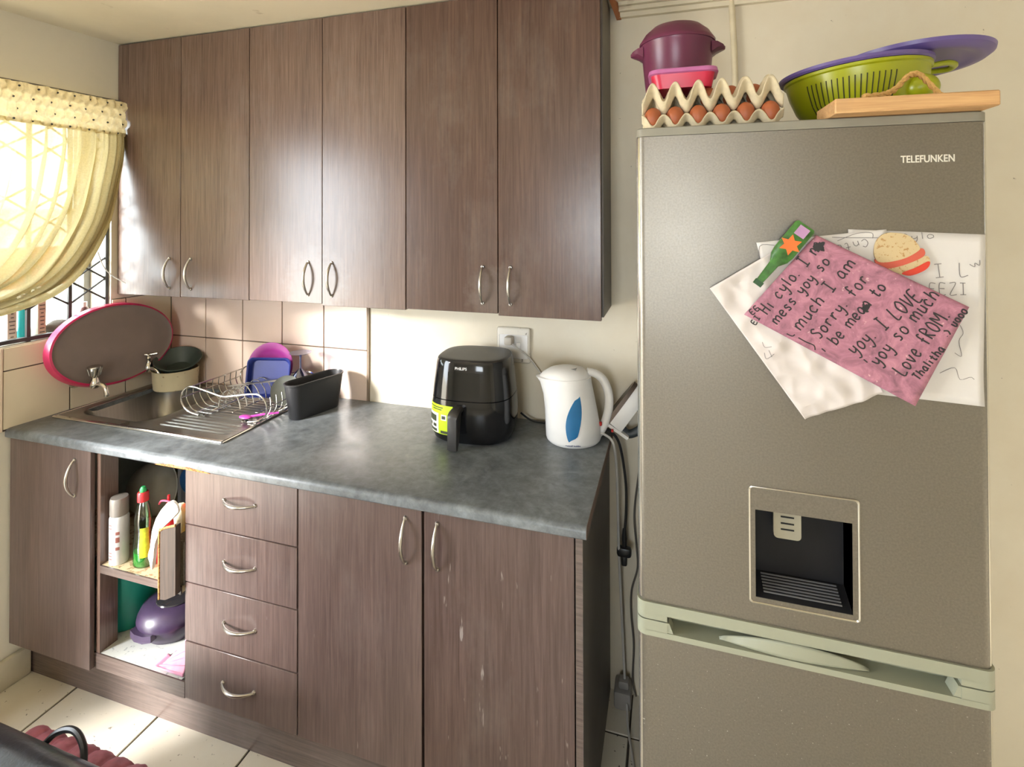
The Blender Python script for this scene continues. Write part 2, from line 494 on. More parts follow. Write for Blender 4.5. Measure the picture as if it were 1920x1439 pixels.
# door opening frame on the left wall (beyond the frame, lets the daylight in)
bm = B()
box(bm, -.22, .012, -DOOR_S0-.02, -DOOR_S0+.04, 0, DOOR_Z1); box(bm, -.22, .012, -DOOR_S1-.04, -DOOR_S1+.02, 0, DOOR_Z1)
box(bm, -.22, .012, -DOOR_S1-.04, -DOOR_S0+.04, DOOR_Z1, DOOR_Z1+.05)
struct(obj('door_1', LW(bm), plain('door_frame_wood', rgb(120, 85, 60), .5)))

# outside: yard, neighbour wall, post, orange banner
m_yard = speckle('sandy_yard', rgb(220, 205, 180), rgb(180, 165, 140), 20, .6, .9)
struct(obj('ground', box(B(), -9, -.36, -8, 8, -.3, -.12), m_yard))
tag(obj('neighbour_wall', box(B(), -5.2, -5.0, -1, 8, -.12, 1.75), plain('pale_outside_wall', rgb(240, 236, 226), .8)), 'pale sunlit yard wall seen through the window bars', 'wall')
tag(obj('veranda_post', box(B(), -1.60, -1.47, .62, .72, -.12, 3.0), plain('grey_post', rgb(62, 62, 60), .7)), 'grey square veranda post outside the window', 'post')
ban = tag(obj('banner', box(B(), -2.42, -2.4, .45, 1.28, 1.12, 1.42), plain('orange_banner', rgb(150, 66, 12), .6)), 'orange and white banner hanging outside beyond the bars', 'banner')
tag(obj('banner_pole', tube(B(), [(-2.44, .5, -.12), (-2.44, .5, 1.45)], .015, 8), m_frame), 'thin grey pole holding the banner outside', 'pole')

# ------------------------------------------------------------------ curtain
cur = thing('curtain', 'sheer pale yellow curtain with smocked top, swept to the left', 'curtain', lw(.03, -.65, 1.25))
ST, SB = .246, 1.22
def edge_r(v):
    P = [(.246, 1.985), (.252, 1.90), (.274, 1.80), (.315, 1.62), (.375, 1.49), (.44, 1.40), (.52, 1.342), (.66, 1.305), (.85, 1.29), (1.02, 1.28)]
    t = v*(len(P)-1); i = min(int(t), len(P)-2); f = t-i
    q0, q1, q2, q3 = P[max(i-1, 0)], P[i], P[i+1], P[min(i+2, len(P)-1)]
    g = lambda a, b, c, d: .5*(2*b+(c-a)*f+(2*a-5*b+4*c-d)*f*f+(3*b-a-3*c+d)*f**3)
    return g(q0[0], q1[0], q2[0], q3[0]), g(q0[1], q1[1], q2[1], q3[1])
def curt(u, v):
    # u 0 = left, 1 = right edge;  v 0 = top
    r = edge_r(v)
    s_top = SB+(ST-SB)*u
    l = (SB-.02*v, 1.985-.72*v)
    wgt = u**1.15
    s = (l[0]+(r[0]-ST)*1.0*(wgt)*1.0 + (ST-SB)*u*(1-.62*v*v*(1-u))) if False else None
    sl, zl = s_top+(1.10-s_top)*(.55*v*v), 1.985-.70*v
    s = sl*(1-wgt)+r[0]*wgt; z = zl*(1-wgt)+r[1]*wgt
    amp = .016+.012*v
    ph = u*2*PI*14+1.6*math.sin(u*9)+.8*math.sin(u*23)
    s += (.019+.004*math.sin(u*31))*math.sin(ph+PI/2)*min(1, .45+v*1.2)*(1-.5*u**8); z += .010*math.sin(ph*.5)*v
    d = .045+amp*math.sin(ph)+.008*math.sin(ph*2.3+v*4)+.02*math.sin(PI*v)
    return lw(d, -s, z)
obj('sheer_panel', grid(B(), curt, 220, 60), m_sheer, cur, ang=180)
knots = []
def val(u, v):
    s = SB+(ST-.004-SB)*u; z = 1.972+.142*v
    cu_, cv = u*34, v*4
    pinch = abs(math.sin(PI*(cu_+.5*(int(cv*1.0) % 2))))
    n = noise.noise(Vector((u*70, v*7, 3)))
    d = .05+.016*pinch*abs(math.sin(PI*(cv+.02)))**.4+.008*n
    return lw(d, -s+.004*n, z+.004*noise.noise(Vector((u*30, v*2, 9))))
obj('valance', grid(B(), val, 300, 24), m_valance, cur, ang=180)
kn = None
for i, (u, v) in enumerate([(.50+.0147*2*k+(.0147 if r % 2 else 0)+random.uniform(-.004, .004), (.06, .34, .62, .90)[r]) for r in range(4) for k in range(0, 17, 2)]):
    p = val(min(u, .995), v)+lw(.004, 0, 0)
    b = B(); bmesh.ops.create_icosphere(b, subdivisions=1, radius=.0042, matrix=Matrix.Translation(p))
    obj('smocking_knot', b, m_bar, cur)
tag(obj('curtain_rail', LW(tube(B(), [(.03, -1.25, 2.118), (.03, -.247, 2.118)], .005, 8)), plain('rail_metal', (.2, .19, .18, 1), .4, .6)), 'thin dark curtain rail above the yellow valance', 'rail')
tag(obj('curtain_wire', tube(B(), smooth([lw(.03, -.33, 1.50), lw(.05, -.32, 1.44), lw(.06, -.29, 1.40), lw(.09, -.262, 1.37)]), .0022, 6), m_cord_w), 'short white wire end hanging below the curtain', 'wire')

# ------------------------------------------------------------------ cabinets
def arch_handle(parent, c, vertical=True, L=.122, out=.027, mat=None):
    """bow handle on a front facing -y; c = centre on the face"""
    pts, rad = [], []
    for i in range(17):
        t = i/16; a = (t-.5)*L
        d = out*math.sin(PI*t)**.75
        k = .0030+.0022*math.sin(PI*t)
        pts.append((c[0]+(0 if vertical else a), c[1]-d-.001, c[2]+(a if vertical else 0))); rad.append(k)
    b = tube(B(), pts, rad, 10)
    e = .5*L
    for s in (-1, 1):
        p = (c[0]+(0 if vertical else s*e*.97), c[1]+.0005, c[2]+(s*e*.97 if vertical else 0))
        lathe(b, [(.0, -.0015), (.0062, -.0015), (.0062, .002), (.0045, .005), (0, .006)], p, 12, rot=Matrix.Rotation(PI/2, 4, 'X'))
    return obj('handle', b, mat or m_brushed, parent)
def door(parent, x0, x1, y, z0, z1, mat, hx, hz, th=.018, tilt=0):
    d = obj('door', box(B(), x0, x1, y, y+th, z0, z1, .0012, 1), mat, parent)
    arch_handle(d, (hx, y, hz)); return d
YU, ZU, ZT = -.240, 1.320, CEIL-.002
UX = [-.012, .3295, .667, .9925, 1.329, 1.6605, 1.998]
ulab = ['dark brown double wall cabinet beside the yellow curtain', 'dark brown double wall cabinet with pale wear around its handles', 'dark brown double wall cabinet nearest the fridge']
uh = [(.2735, .383), (.933, 1.034), (1.608, 1.703)]
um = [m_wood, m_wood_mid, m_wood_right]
for k in range(3):
    x0, xm, x1 = UX[2*k], UX[2*k+1], UX[2*k+2]
    t = thing('wall_cabinet', ulab[k], 'cabinet', ((x0+x1)/2, -.11, ZU+.004), 'wall cabinets')
    bx0 = .004 if k == 0 else x0+.001
    b = B()
    if k == 2: x1b = x1-.001
    else: x1b = x1-.001
    th = .016
    box(b, bx0, bx0+th, YU+.02, -.002, ZU+.004, ZT); box(b, x1b-th, x1b, YU+.02, -.002, ZU+.004, ZT)
    box(b, bx0+th, x1b-th, YU+.02, -.002, ZU+.004, ZU+.02); box(b, bx0+th, x1b-th, YU+.02, -.002, ZT-.016, ZT)
    box(b, bx0+th, x1b-th, -.008, -.002, ZU+.02, ZT-.016)
    obj('carcass', b, m_wood_side, t)
    dz = (.0, .002, -.004)[k]
    door(t, x0+.0012, xm-.0012, YU, ZU+(.0, .004, .002)[k], ZT-.004, um[k], uh[k][0], 1.4135)
    door(t, xm+.0012, x1-(.0012 if k < 2 else .006), YU-(0, .0008, 0)[k], ZU+(.002, -.002, -.004)[k], ZT-.004, um[k], uh[k][1], 1.4135)
YB, ZB0, ZB1 = -.582, .155, .868
TH = .016
m_wood_b = wood('wenge_laminate_base', dark=(.078, .050, .044, 1), light=(.158, .110, .098, 1), rough=.3, scuff=.74)
m_wood_br = wood('wenge_laminate_base_shaded', dark=(.056, .031, .027, 1), light=(.132, .085, .076, 1), rough=.32, scuff=.68)  # scuffed base laminate with the right door's shade put into its colour
m_inside = plain('cabinet_inside', rgb(150, 152, 146), .6, var=.1)
m_shelf = speckle('worn_shelf_board', rgb(215, 196, 160), rgb(150, 120, 85), 40, .55, .7)
m_cabfloor = speckle('cabinet_floor_lining', rgb(215, 218, 214), rgb(150, 155, 160), 60, .6, .6)
# sink cabinet: left door stays, right door is missing
t = thing('sink_cabinet', 'brown base cabinet under the sink with one door missing', 'cabinet', (.37, -.29, 0), 'base cabinets')
b = B()
box(b, .003, .018, YB+.02, -.01, .152, ZB1); box(b, .735, .751, YB+.02, -.01, .152, ZB1)
box(b, .018, .735, -.02, -.01, .152, ZB1)
obj('carcass', b, m_inside, t)
obj('cabinet_floor', box(B(), .018, .735, YB+.004, -.02, .182, .200), [m_cabfloor], t)
obj('floor_edge', box(B(), .0, .751, YB, YB+.004, .150, .200), m_wood_h, t)
obj('centre_post', box(B(), .372, .388, YB+.002, YB+.06, .2, ZB1), m_wood, t)
sh = obj('shelf', box(B(), .019, .734, YB+.062, -.021, .466, .488), m_shelf, t)
obj('shelf_front', box(B(), .389, .734, YB+.006, YB+.062, .466, .488), m_shelf, sh)
obj('shelf_edge', box(B(), .389, .734, YB+.001, YB+.006, .464, .488), m_wood_h, sh)
door(t, -.022, .3675, YB-.016, ZB0-.003, ZB1-.001, m_wood_b, .296, .772, th=.016)
# drawer unit
t = thing('drawer_unit', 'brown four-drawer base unit in the middle of the counter run', 'drawers', (.96, -.29, 0), 'base cabinets')
b = B()
box(b, .753, .769, YB+.02, -.01, .152, ZB1); box(b, 1.150, 1.166, YB+.02, -.01, .152, ZB1)
box(b, .769, 1.150, -.02, -.01, .152, ZB1); box(b, .769, 1.150, YB+.02, -.02, .152, .168)
obj('carcass', b, m_wood_side, t)
dz = [.868, .688, .509, .328, .150]
for k in range(4):
    d = obj('drawer', box(B(), .752, 1.1655, YB-(.001 if k == 1 else 0), YB+.018, dz[k+1]+(.003 if k else .0015), dz[k]-.001, .0012, 1), m_wood_b, t)
    arch_handle(d, (.961-.003*(k == 3), YB, (.785, .600, .418, .238)[k]), False, L=.118)
# double-door unit
t = thing('double_base_cabinet', 'brown double-door base cabinet next to the fridge', 'cabinet', (1.58, -.29, 0), 'base cabinets')
b = B()
box(b, 1.169, 1.185, YB+.02, -.01, .152, ZB1); box(b, 1.185, 1.97, -.02, -.01, .152, ZB1); box(b, 1.185, 1.97, YB+.02, -.02, .152, .168)
obj('carcass', b, m_wood_side, t)
obj('side_panel', box(B(), 1.9705, 1.988, YB, -.004, 0, ZB1), m_wood_side, t)
door(t, 1.1695, 1.5595, YB, ZB0-.002, ZB1-.002, m_wood_b, 1.512, .771)
door(t, 1.5665, 1.967, YB, ZB0-.002, ZB1-.002, m_wood_br, 1.605, .771)
obj('front_edge', box(B(), 1.9705, 1.988, YB-.0015, YB-.0002, 0, ZB1), m_wood_h, t)
# plinth
bm = box(B(), -.03, 1.9700, -.531, -.515, 0, .1495)
tag(obj('plinth', bm, m_wood_h), 'brown kick plinth along the foot of the base cabinets', 'plinth')

# ------------------------------------------------------------------ worktop
ZC = .90
KW = .0627
bm = B()
BX0, BX1, BY0, BY1 = .055, .395, -.43, -.075     # sink cut-out
YC = -.609; XC = 2.0
prof = [(YC+.012, .87), (YC+.003, .8705), (YC, .874), (YC, .888), (YC+.003, .895), (YC+.009, .899), (YC+.016, ZC)]
def slab(bm, pl, xa, xb):
    """extrude a y-z outline between the left end (function of y) and the right end"""
    fa = xa if callable(xa) else (lambda y: xa)
    fb = xb if callable(xb) else (lambda y: xb)
    return rings(bm, [[Vector((fa(y), y, z)) for y, z in pl], [Vector((fb(y), y, z)) for y, z in pl]])
fwall = lambda y: KW*y+.008
slab(bm, prof+[(BY0, ZC), (BY0, .87)], fwall, XC)
slab(bm, [(BY0, .87), (BY0, ZC), (BY1, ZC), (BY1, .87)], fwall, BX0)
slab(bm, [(BY0, .87), (BY0, ZC), (BY1, ZC), (BY1, .87)], BX1, XC)
slab(bm, [(BY1, .87), (BY1, ZC), (-.0085, ZC), (-.0085, .87)], fwall, XC)
wt = thing('worktop', 'dark grey mottled laminate worktop with a worn front edge', 'worktop', (1.0, -.3, .87))
obj('slab', bm, m_counter, wt)
obj('end_strip', slab(B(), [(YC+.002, .872), (YC+.002, .892), (YC+.012, .899), (-.009, .899), (-.009, .872)], XC, XC+.0012), plain('raw_end_strip', rgb(110, 90, 80), .7), wt)
m_chip = speckle('raw_chipboard', rgb(196, 140, 84), rgb(120, 78, 42), 160, .5, .9)
bm = B(); up, lo = [], []
for i in range(25):
    f = i/24; x = .66+.215*f
    hh = .006*math.sin(PI*f)**.5+random.uniform(0, .0028)*(.3+math.sin(PI*f))
    up.append((x, YC-.0006, .8705+hh)); lo.append((x, YC+.002, .8690))
prism(bm, up+lo[::-1], (0, .004, 0))
obj('chipped_edge', bm, m_chip, wt)['label'] = 'strip of bare orange chipboard where the edge has broken off'

# ------------------------------------------------------------------ sink
sk = thing('sink', 'stainless steel sit-on sink with bowl and grooved drainboard', 'sink', (.4, -.25, ZC))
SX0, SX1, SY0, SY1 = .012, .795, -.487, -.03
zt = ZC+.005
inn = rrect(BX0-.012, BX1+.012, BY0-.012, BY1+.012, .075, 6)
DXS = .43
bm = B()
def out_pt(p):
    cx, cy = (BX0+BX1)/2, (BY0+BY1)/2
    dx, dy = p[0]-cx, p[1]-cy
    hx0, hx1, hy0, hy1 = cx-SX0, DXS-cx, cy-SY0, SY1-cy
    k = min((hx1/dx if dx > 1e-9 else 1e9), (hx0/-dx if dx < -1e-9 else 1e9), (hy1/dy if dy > 1e-9 else 1e9), (hy0/-dy if dy < -1e-9 else 1e9))
    return (cx+dx*k, cy+dy*k)
outer = [out_pt(p) for p in inn]
# snap the nearest points to the four corners
for c in ((SX0, SY0), (DXS, SY0), (SX0, SY1), (DXS, SY1)):
    i = min(range(len(outer)), key=lambda q: (outer[q][0]-c[0])**2+(outer[q][1]-c[1])**2); outer[i] = c
rings(bm, [[Vector((x, y, zt)) for x, y in outer], [Vector((x, y, zt)) for x, y in inn],
           [Vector((x, y, zt-.003)) for x, y in rrect(BX0-.008, BX1+.008, BY0-.008, BY1+.008, .072, 6)]], False, False)
obj('deck', bm, m_steel, sk)
lay = []
for z, ins, r in ((zt-.002, -.009, .073), (zt-.02, .0, .07), (zt-.11, .012, .065), (zt-.135, .03, .055), (zt-.142, .06, .04)):
    lay.append([Vector((x, y, z)) for x, y in rrect(BX0+ins, BX1-ins, BY0+ins, BY1-ins, r, 6)])
bw = obj('bowl', rings(B(), lay, False, True), steel_mat('bowl_steel', (.36, .345, .32, 1), .34), sk)
obj('drain', lathe(B(), [(0, 0), (.03, 0), (.032, .002), (.022, .003), (.02, .001), (0, .001)], ((BX0+BX1)/2, (BY0+BY1)/2, zt-.1415), 24), m_chrome, bw)
def drain_f(u, v):
    x = DXS+(SX1-DXS)*u; y = SY0+.012+(SY1-SY0-.024)*v
    z = zt
    if .06 < u < .93 and .07 < v < .93:
        ph = (v-.07)/.86*17
        e = min(1, (u-.06)/.04, (.93-u)/.04)
        z -= .0035*e*(.5-.5*math.cos(2*PI*ph))
    return Vector((x, y, z))
obj('drainboard', grid(B(), drain_f, 34, 170), m_steel, sk, ang=180)
bm = B()
for a, b_ in (((SX0, SY0), (SX1, SY0)), ((SX1, SY0), (SX1, SY1)), ((SX1, SY1), (SX0, SY1)), ((SX0, SY1), (SX0, SY0))):
    tube(bm, [(a[0], a[1], zt-.002), (b_[0], b_[1], zt-.002)], .0042, 8)
box(bm, SX0, SX1, SY0, SY0+.012, zt-.004, zt+.0002); box(bm, DXS, SX1, SY1-.012, SY1, zt-.004, zt)
obj('rim', bm, m_chrome, sk)

# ------------------------------------------------------------------ taps on the left wall
def tap(y, label, cup):
    z = 1.002
    t = thing('wall_tap', label, 'tap', (0.0, y, z), 'wall taps')
    xw = KW*y
    b = lathe(B(), [(0, 0), (.026, 0), (.024, .006), (.014, .018), (.010, .022), (0, .022)], (xw+.0075, y, z), 24, rot=Matrix.Rotation(PI/2, 4, 'Y'))
    obj('flange', b, m_chrome, t)
    obj('pipe', tube(B(), [(xw+.026, y, z), (.075, y, z)], .009, 14), m_chrome, t)
    b = lathe(B(), [(0, -.018), (.012, -.016), (.0165, -.006), (.0165, .006), (.013, .016), (.010, .024), (0, .026)], (.085, y, z), 20)
    obj('valve_body', b, m_chrome, t)
    b = tube(B(), smooth([(.09, y, z-.002), (.112, y+.003, z-.002), (.13, y+.006, z-.012), (.137, y+.007, z-.034), (.137, y+.007, z-.045)]), .0085, 14)
    obj('spout', b, m_chrome, t)
    if cup:
        b = lathe(B(), [(0, .024), (.012, .024), (.017, .032), (.022, .052), (.0245, .060), (.0245, .066), (.021, .067), (.0, .064)], (.085, y, z), 24)
        for k in range(10):
            a = 2*PI*k/10
            tube(b, [(.085+.0165*math.cos(a), y+.0165*math.sin(a), z+.033), (.085+.0235*math.cos(a), y+.0235*math.sin(a), z+.060)], .0022, 6)
        obj('handle', b, m_chrome, t)
    else:
        b = lathe(B(), [(0, .02), (.008, .024), (.006, .034), (.009, .042), (.006, .050), (.008, .056), (0, .058)], (.085, y, z), 16)
        obj('spindle', b, m_chrome, t)
        b = tube(B(), [(.060, y-.020, z+.060), (.085, y, z+.056), (.110, y+.020, z+.060)], [.006, .004, .006], 10)
        tube(b, [(.073, y+.012, z+.057), (.097, y-.012, z+.057)], .0035, 8)
        obj('handle', b, m_chrome, t)
tap(-.392, 'chrome wall tap with a fluted round knob, nearest the sink front', True)
tap(-.178, 'chrome wall tap with a crossbar handle, in front of the cream tin', False)

# ------------------------------------------------------------------ oval tray leaning on the taps against the wall
tr = thing('oval_tray', 'dark oval tray with a translucent pink rim leaning on the left wall', 'tray', (.035, -.255, .938))
m_tray = plain('tray_face', rgb(122, 108, 102), .42, var=.05)
m_pink = N('translucent_pink'); 
m_pink.set(Roughness=.3, Base_Color=(.75, .03, .12, 1), Transmission_Weight=.35)
m_pink.l(m_pink.ramp(m_pink.noise(m_pink.coords(), 9, 3), [(.3, (.62, .02, .09, 1)), (.7, (.85, .05, .20, 1))]), m_pink.p.inputs['Base Color'])
m_pink = m_pink.m
A, Cc = .228, .152
TC = Vector((.060, -.293, 1.132)); lean = Matrix.Rotation(math.radians(-7), 4, 'Y')
def tray_ring(k, d, n=72):
    out = []
    for i in range(n):
        a = 2*PI*i/n
        p = lean @ Vector((d, (A+k)*math.cos(a), (Cc+k)*math.sin(a)))
        out.append(ROT_L @ (ROT_L.inverted() @ TC + p))
    return out
prof = [(-.2, .004), (-.10, .0035), (-.03, .001), (-.012, .000), (-.004, .004), (0, .006)]
bm = B(); rs = []
for k, d in [(-.148, .006), (-.10, .004), (-.05, .0015), (-.02, .000), (-.008, .002), (-.001, .007)]:
    rs.append(tray_ring(k, d))
rings(bm, rs, True, False)
obj('face', bm, m_tray, tr)
bm = B()
rings(bm, [tray_ring(-.003, .0085), tray_ring(.004, .006), tray_ring(.007, -.004), tray_ring(.009, -.022), tray_ring(.005, -.024), tray_ring(.002, -.006), tray_ring(-.003, -.002)], False, False)
obj('rim', bm, m_pink, tr)
bm = rings(B(), [tray_ring(.0, -.001), tray_ring(-.03, -.004), tray_ring(-.146, -.004)], False, True)
obj('back', bm, m_pink, tr)

# ------------------------------------------------------------------ cream tin and the dark green bowl lying in it
tn = thing('round_tin', 'cream speckled round tin in the corner behind the taps', 'tin', (.135, -.100, zt))
m_cream = speckle('stained_enamel', rgb(226, 214, 180), rgb(150, 120, 80), 28, .62, .4)
c = (.143, -.100, zt+.001)
prof = [(0, 0), (.080, 0), (.083, .003), (.087, .078), (.089, .081), (.086, .081), (.082, .078), (.078, .006), (0, .006)]
obj('body', lathe(B(), prof, c, 48), m_cream, tn)
rot = Matrix.Rotation(math.radians(16), 4, 'X') @ Matrix.Rotation(math.radians(14), 4, 'Y')
bm = lathe(B(), [(0, -.03), (.045, -.03), (.060, -.012), (.086, .022), (.090, .026), (.086, .027), (.058, -.008), (.045, -.024), (0, -.024)], (.152, -.096, zt+.100), 48, rot=rot)
tag(obj('bowl', bm, plain('dark_green_plastic', rgb(58, 68, 62), .5, var=.1)), 'dark green bowl resting tilted inside the cream tin', 'bowl')

# ------------------------------------------------------------------ window-sill items
def sbox(s0, s1, h, mat, label, d0=-.105, d1=-.06, marks=None):
    b = LW(box(B(), d0, d1, -s1, -s0, WIN_Z0+.0005, WIN_Z0+h, .001, 1))
    p = lw(0, -(s0+s1)/2, WIN_Z0)
    t = thing('carton', label, 'box', lw((d0+d1)/2, -(s0+s1)/2, WIN_Z0), 'cartons on the window sill')
    obj('box', b, mat, t)
    bm = B(); random.seed(int(s0*1000))
    for k in range(9):
        z = WIN_Z0+h*(.1+.085*k); w_ = random.uniform(.25, .7)*(s1-s0)
        box(bm, d1, d1+.0006, -(s0+s1)/2-w_/2, -(s0+s1)/2+w_/2, z, z+.004)
    obj('print', LW(bm), plain('grey_print', rgb(110, 98, 92), .6), t)
m_cart = plain('pinkish_carton', rgb(214, 192, 182), .6)
sbox(.545, .572, .165, m_cart, 'pinkish white carton at the left end of the sill')
sbox(.455, .480, .17, plain('cream_carton', rgb(222, 200, 182), .6), 'cream carton on the sill to the right of the turquoise bottle')
bt = thing('bottle', 'turquoise bottle on the window sill between two cartons', 'bottle', lw(-.085, -.512, WIN_Z0))
p = lw(-.085, -.512, WIN_Z0+.001)
obj('body', lathe(B(), [(0, 0), (.016, 0), (.0175, .003), (.0175, .12), (.012, .135), (.008, .14), (0, .14)], p, 24), plain('turquoise', rgb(40, 190, 200), .35), bt)
obj('cap', lathe(B(), [(0, .14), (.009, .14), (.009, .165), (0, .165)], p, 20), m_white, bt)
bt = thing('small_bottle', 'small dark bottle with white cap on the sill behind the tray', 'bottle', lw(-.075, -.318, WIN_Z0))
p = lw(-.075, -.318, WIN_Z0+.001)
obj('body', lathe(B(), [(0, 0), (.02, 0), (.022, .003), (.022, .07), (.014, .085), (.009, .09), (0, .09)], p, 24), plain('brown_bottle', rgb(95, 60, 60), .3), bt)
obj('cap', lathe(B(), [(0, .088), (.011, .088), (.011, .108), (0, .109)], p, 20), m_white, bt)
bm = B(); bmesh.ops.create_icosphere(bm, subdivisions=3, radius=1, matrix=Matrix.Translation(lw(-.08, -.40, WIN_Z0+.027)) @ Matrix.Diagonal((.03, .048, .026, 1)))
for v in bm.verts: v.co += v.normal*.006*noise.noise(v.co*60)
tag(obj('scouring_pad', bm, plain('grey_scourer', rgb(105, 100, 92), .8, bump=.4, scale=120)), 'grey scouring pad lying on the sill behind the tray', 'scourer')

# ------------------------------------------------------------------ dish rack
rk = thing('dish_rack', 'chrome wire dish rack on the drainboard', 'dish rack', (.65, -.2, zt))
RX0, RX1, RY0, RY1 = .445, .838, -.335, -.055
def end_wire(y):
    cx = (RX0+RX1)/2
    L = [(RX0+.085, zt+.004), (RX0+.035, zt+.014), (RX0+.004, zt+.042), (RX0+.006, zt+.078), (RX0+.032, zt+.102), (RX0+.07, zt+.104), (RX0+.14, zt+.092), (cx, zt+.083)]
    Rr = [(RX1-(x-RX0), z) for x, z in L[:-1]][::-1]
    return [(x, y, z) for x, z in L+Rr]
for y in (RY0, RY1):
    obj('end_wire', tube(B(), smooth(end_wire(y), 6), .0032, 8), m_chrome, rk)
for x, z in ((RX0+.004, zt+.060), (RX0+.06, zt+.006), (RX0+.11, zt+.004), (RX1-.06, zt+.006), (RX1-.11, zt+.004), (RX1-.004, zt+.060), ((RX0+RX1)/2-.045, zt+.03), ((RX0+RX1)/2+.045, zt+.03)):
    obj('long_wire', tube(B(), [(x, RY0, z), (x, RY1, z)], .0024, 8), m_chrome, rk)
obj('long_wire', tube(B(), [(RX0+.045, RY0, zt+.104), (RX0+.02, RY1, zt+.094)], .0026, 8), m_chrome, rk)
for s in (0, 1):
    for k in range(9):
        y = RY0+(RY1-RY0)*(k+.7)/9.6
        pts = [(RX0+.006, zt+.092), (RX0+.004, zt+.05), (RX0+.03, zt+.016), (RX0+.07, zt+.006), (RX0+.125, zt+.005)]
        if s: pts = [(RX1-(x-RX0), z) for x, z in pts]
        obj('rib', tube(B(), smooth([(x, y, z) for x, z in pts], 4), .0018, 6), m_chrome, rk)
cx = (RX0+RX1)/2
for k in range(8):
    y = RY0+.03+(RY1-RY0-.04)*k/7.5
    pts = [(cx-.05, y, zt+.03), (cx-.042, y, zt+.062), (cx-.016, y, zt+.092), (cx+.016, y, zt+.092), (cx+.042, y, zt+.062), (cx+.05, y, zt+.03)]
    obj('plate_loop', tube(B(), smooth(pts, 5), .0018, 6), m_chrome, rk)
for x in (RX0+.1, RX1-.1):
    for y in (RY0+.012, RY1-.012):
        obj('foot', lathe(B(), [(0, .0006), (.005, .0006), (.006, .006), (0, .007)], (x, y, zt-.001), 12), m_black, rk)
# crockery in the rack
rot = Matrix.Rotation(math.radians(80), 4, 'X')
rz = Matrix.Rotation(math.radians(14), 4, 'Z')
bm = lathe(B(), [(0, 0), (.055, 0), (.064, .004), (.092, .014), (.094, .016), (.091, .017), (.062, .008), (.053, .004), (0, .004)], (.638, -.088, zt+.126), 56, rot=rz @ rot)
tag(obj('plate', bm, plain('magenta_plastic', rgb(158, 52, 138), .35)), 'magenta round plate standing in the dish rack', 'plate')
bm = B(); r0 = rz @ Matrix.Rotation(math.radians(80), 4, 'X'); cpos = Vector((.668, -.135, zt+.096))
rs = [[r0 @ Vector((x, y, z))+cpos for x, y in rrect(-q, q, -q*.86, q*.86, .022, 5)] for q, z in ((.078, -.006), (.086, .014), (.089, .015), (.086, .017), (.082, .015), (.074, -.002))]
rings(bm, rs)
tag(obj('square_dish', bm, plain('cobalt_plastic', rgb(34, 46, 112), .35)), 'cobalt blue square dish in front of the magenta plate', 'dish')
gl = thing('wine_glass', 'blue tinted wine glass turned upside down in the rack', 'glass', (.79, -.105, zt+.035))
p = (.79, -.105, zt+.035)
m_bglass = clear_mat('blue_glass', (.16, .26, .72, 1), .22, .05)
m_vglass = clear_mat('pale_violet_glass', (.62, .62, .78, 1), .22, .05)
obj('glass_bowl', lathe(B(), [(.030, .002), (.036, .018), (.038, .04), (.032, .066), (.018, .085), (.006, .097), (.004, .100), (.003, .097), (.015, .082), (.029, .064), (.0355, .04), (.034, .018), (.028, .002)], p, 36), m_bglass, gl)
obj('stem', lathe(B(), [(0, .098), (.004, .099), (.0035, .14), (.005, .15), (0, .151)], p, 16), m_bglass, gl)
obj('foot', lathe(B(), [(0, .149), (.008, .150), (.042, .159), (.043, .161), (.040, .162), (0, .157)], p, 40), m_vglass, gl)
kn = thing('knife', 'steel table knife lying along the top of the dish rack', 'knife', (.68, -.20, zt+.095))
d = Vector((.146, .127, 0)).normalized(); n_ = Vector((-d.y, d.x, 0)); p0 = Vector((.600, -.272, zt+.096))
def kp(a, w_, z=0): return p0+d*a+n_*w_+Vector((0, 0, z))
obj('blade', rings(B(), [[kp(0, .001), kp(0, -.001), kp(0, -.001, .002), kp(0, .001, .002)], [kp(.02, .009), kp(.02, -.008), kp(.02, -.008, .002), kp(.02, .009, .002)], [kp(.12, .010), kp(.12, -.008), kp(.12, -.008, .002), kp(.12, .010, .002)]]), m_steel, kn)
obj('handle', rings(B(), [[kp(.12, .009, -.001), kp(.12, -.007, -.001), kp(.12, -.007, .004), kp(.12, .009, .004)], [kp(.21, .010, -.002), kp(.21, -.009, -.002), kp(.21, -.009, .006), kp(.21, .010, .006)]]), m_steel, kn)
sp = thing('spoon', 'pink plastic spoon lying in the front of the dish rack', 'spoon', (.78, -.31, zt+.012))
p0 = Vector((.735, -.325, zt+.016))
sh_ = B(); bmesh.ops.create_uvsphere(sh_, u_segments=20, v_segments=10, radius=1, matrix=Matrix.Translation(p0) @ Matrix.Diagonal((.026, .016, .006, 1)))
m_mag = plain('pink_spoon', rgb(175, 62, 150), .35)
obj('spoon_bowl', sh_, m_mag, sp)
obj('handle', tube(B(), smooth([p0+Vector((.02, .004, .002)), p0+Vector((.05, .02, .006)), p0+Vector((.10, .05, .008))]), [.004]*17, 8, flat=.6), m_mag, sp)
bm = lathe(B(), [(0, 0), (.035, 0), (.055, .010), (.056, .012), (.034, .003), (0, .003)], (.770, -.160, zt+.060), 36, rot=Matrix.Rotation(math.radians(62), 4, 'X') @ Matrix.Rotation(math.radians(20), 4, 'Y'))
tag(obj('steel_saucer', bm, plain('dull_steel', rgb(84, 86, 80), .4, .4)), 'small steel saucer propped in the rack beside the wine glass', 'saucer')

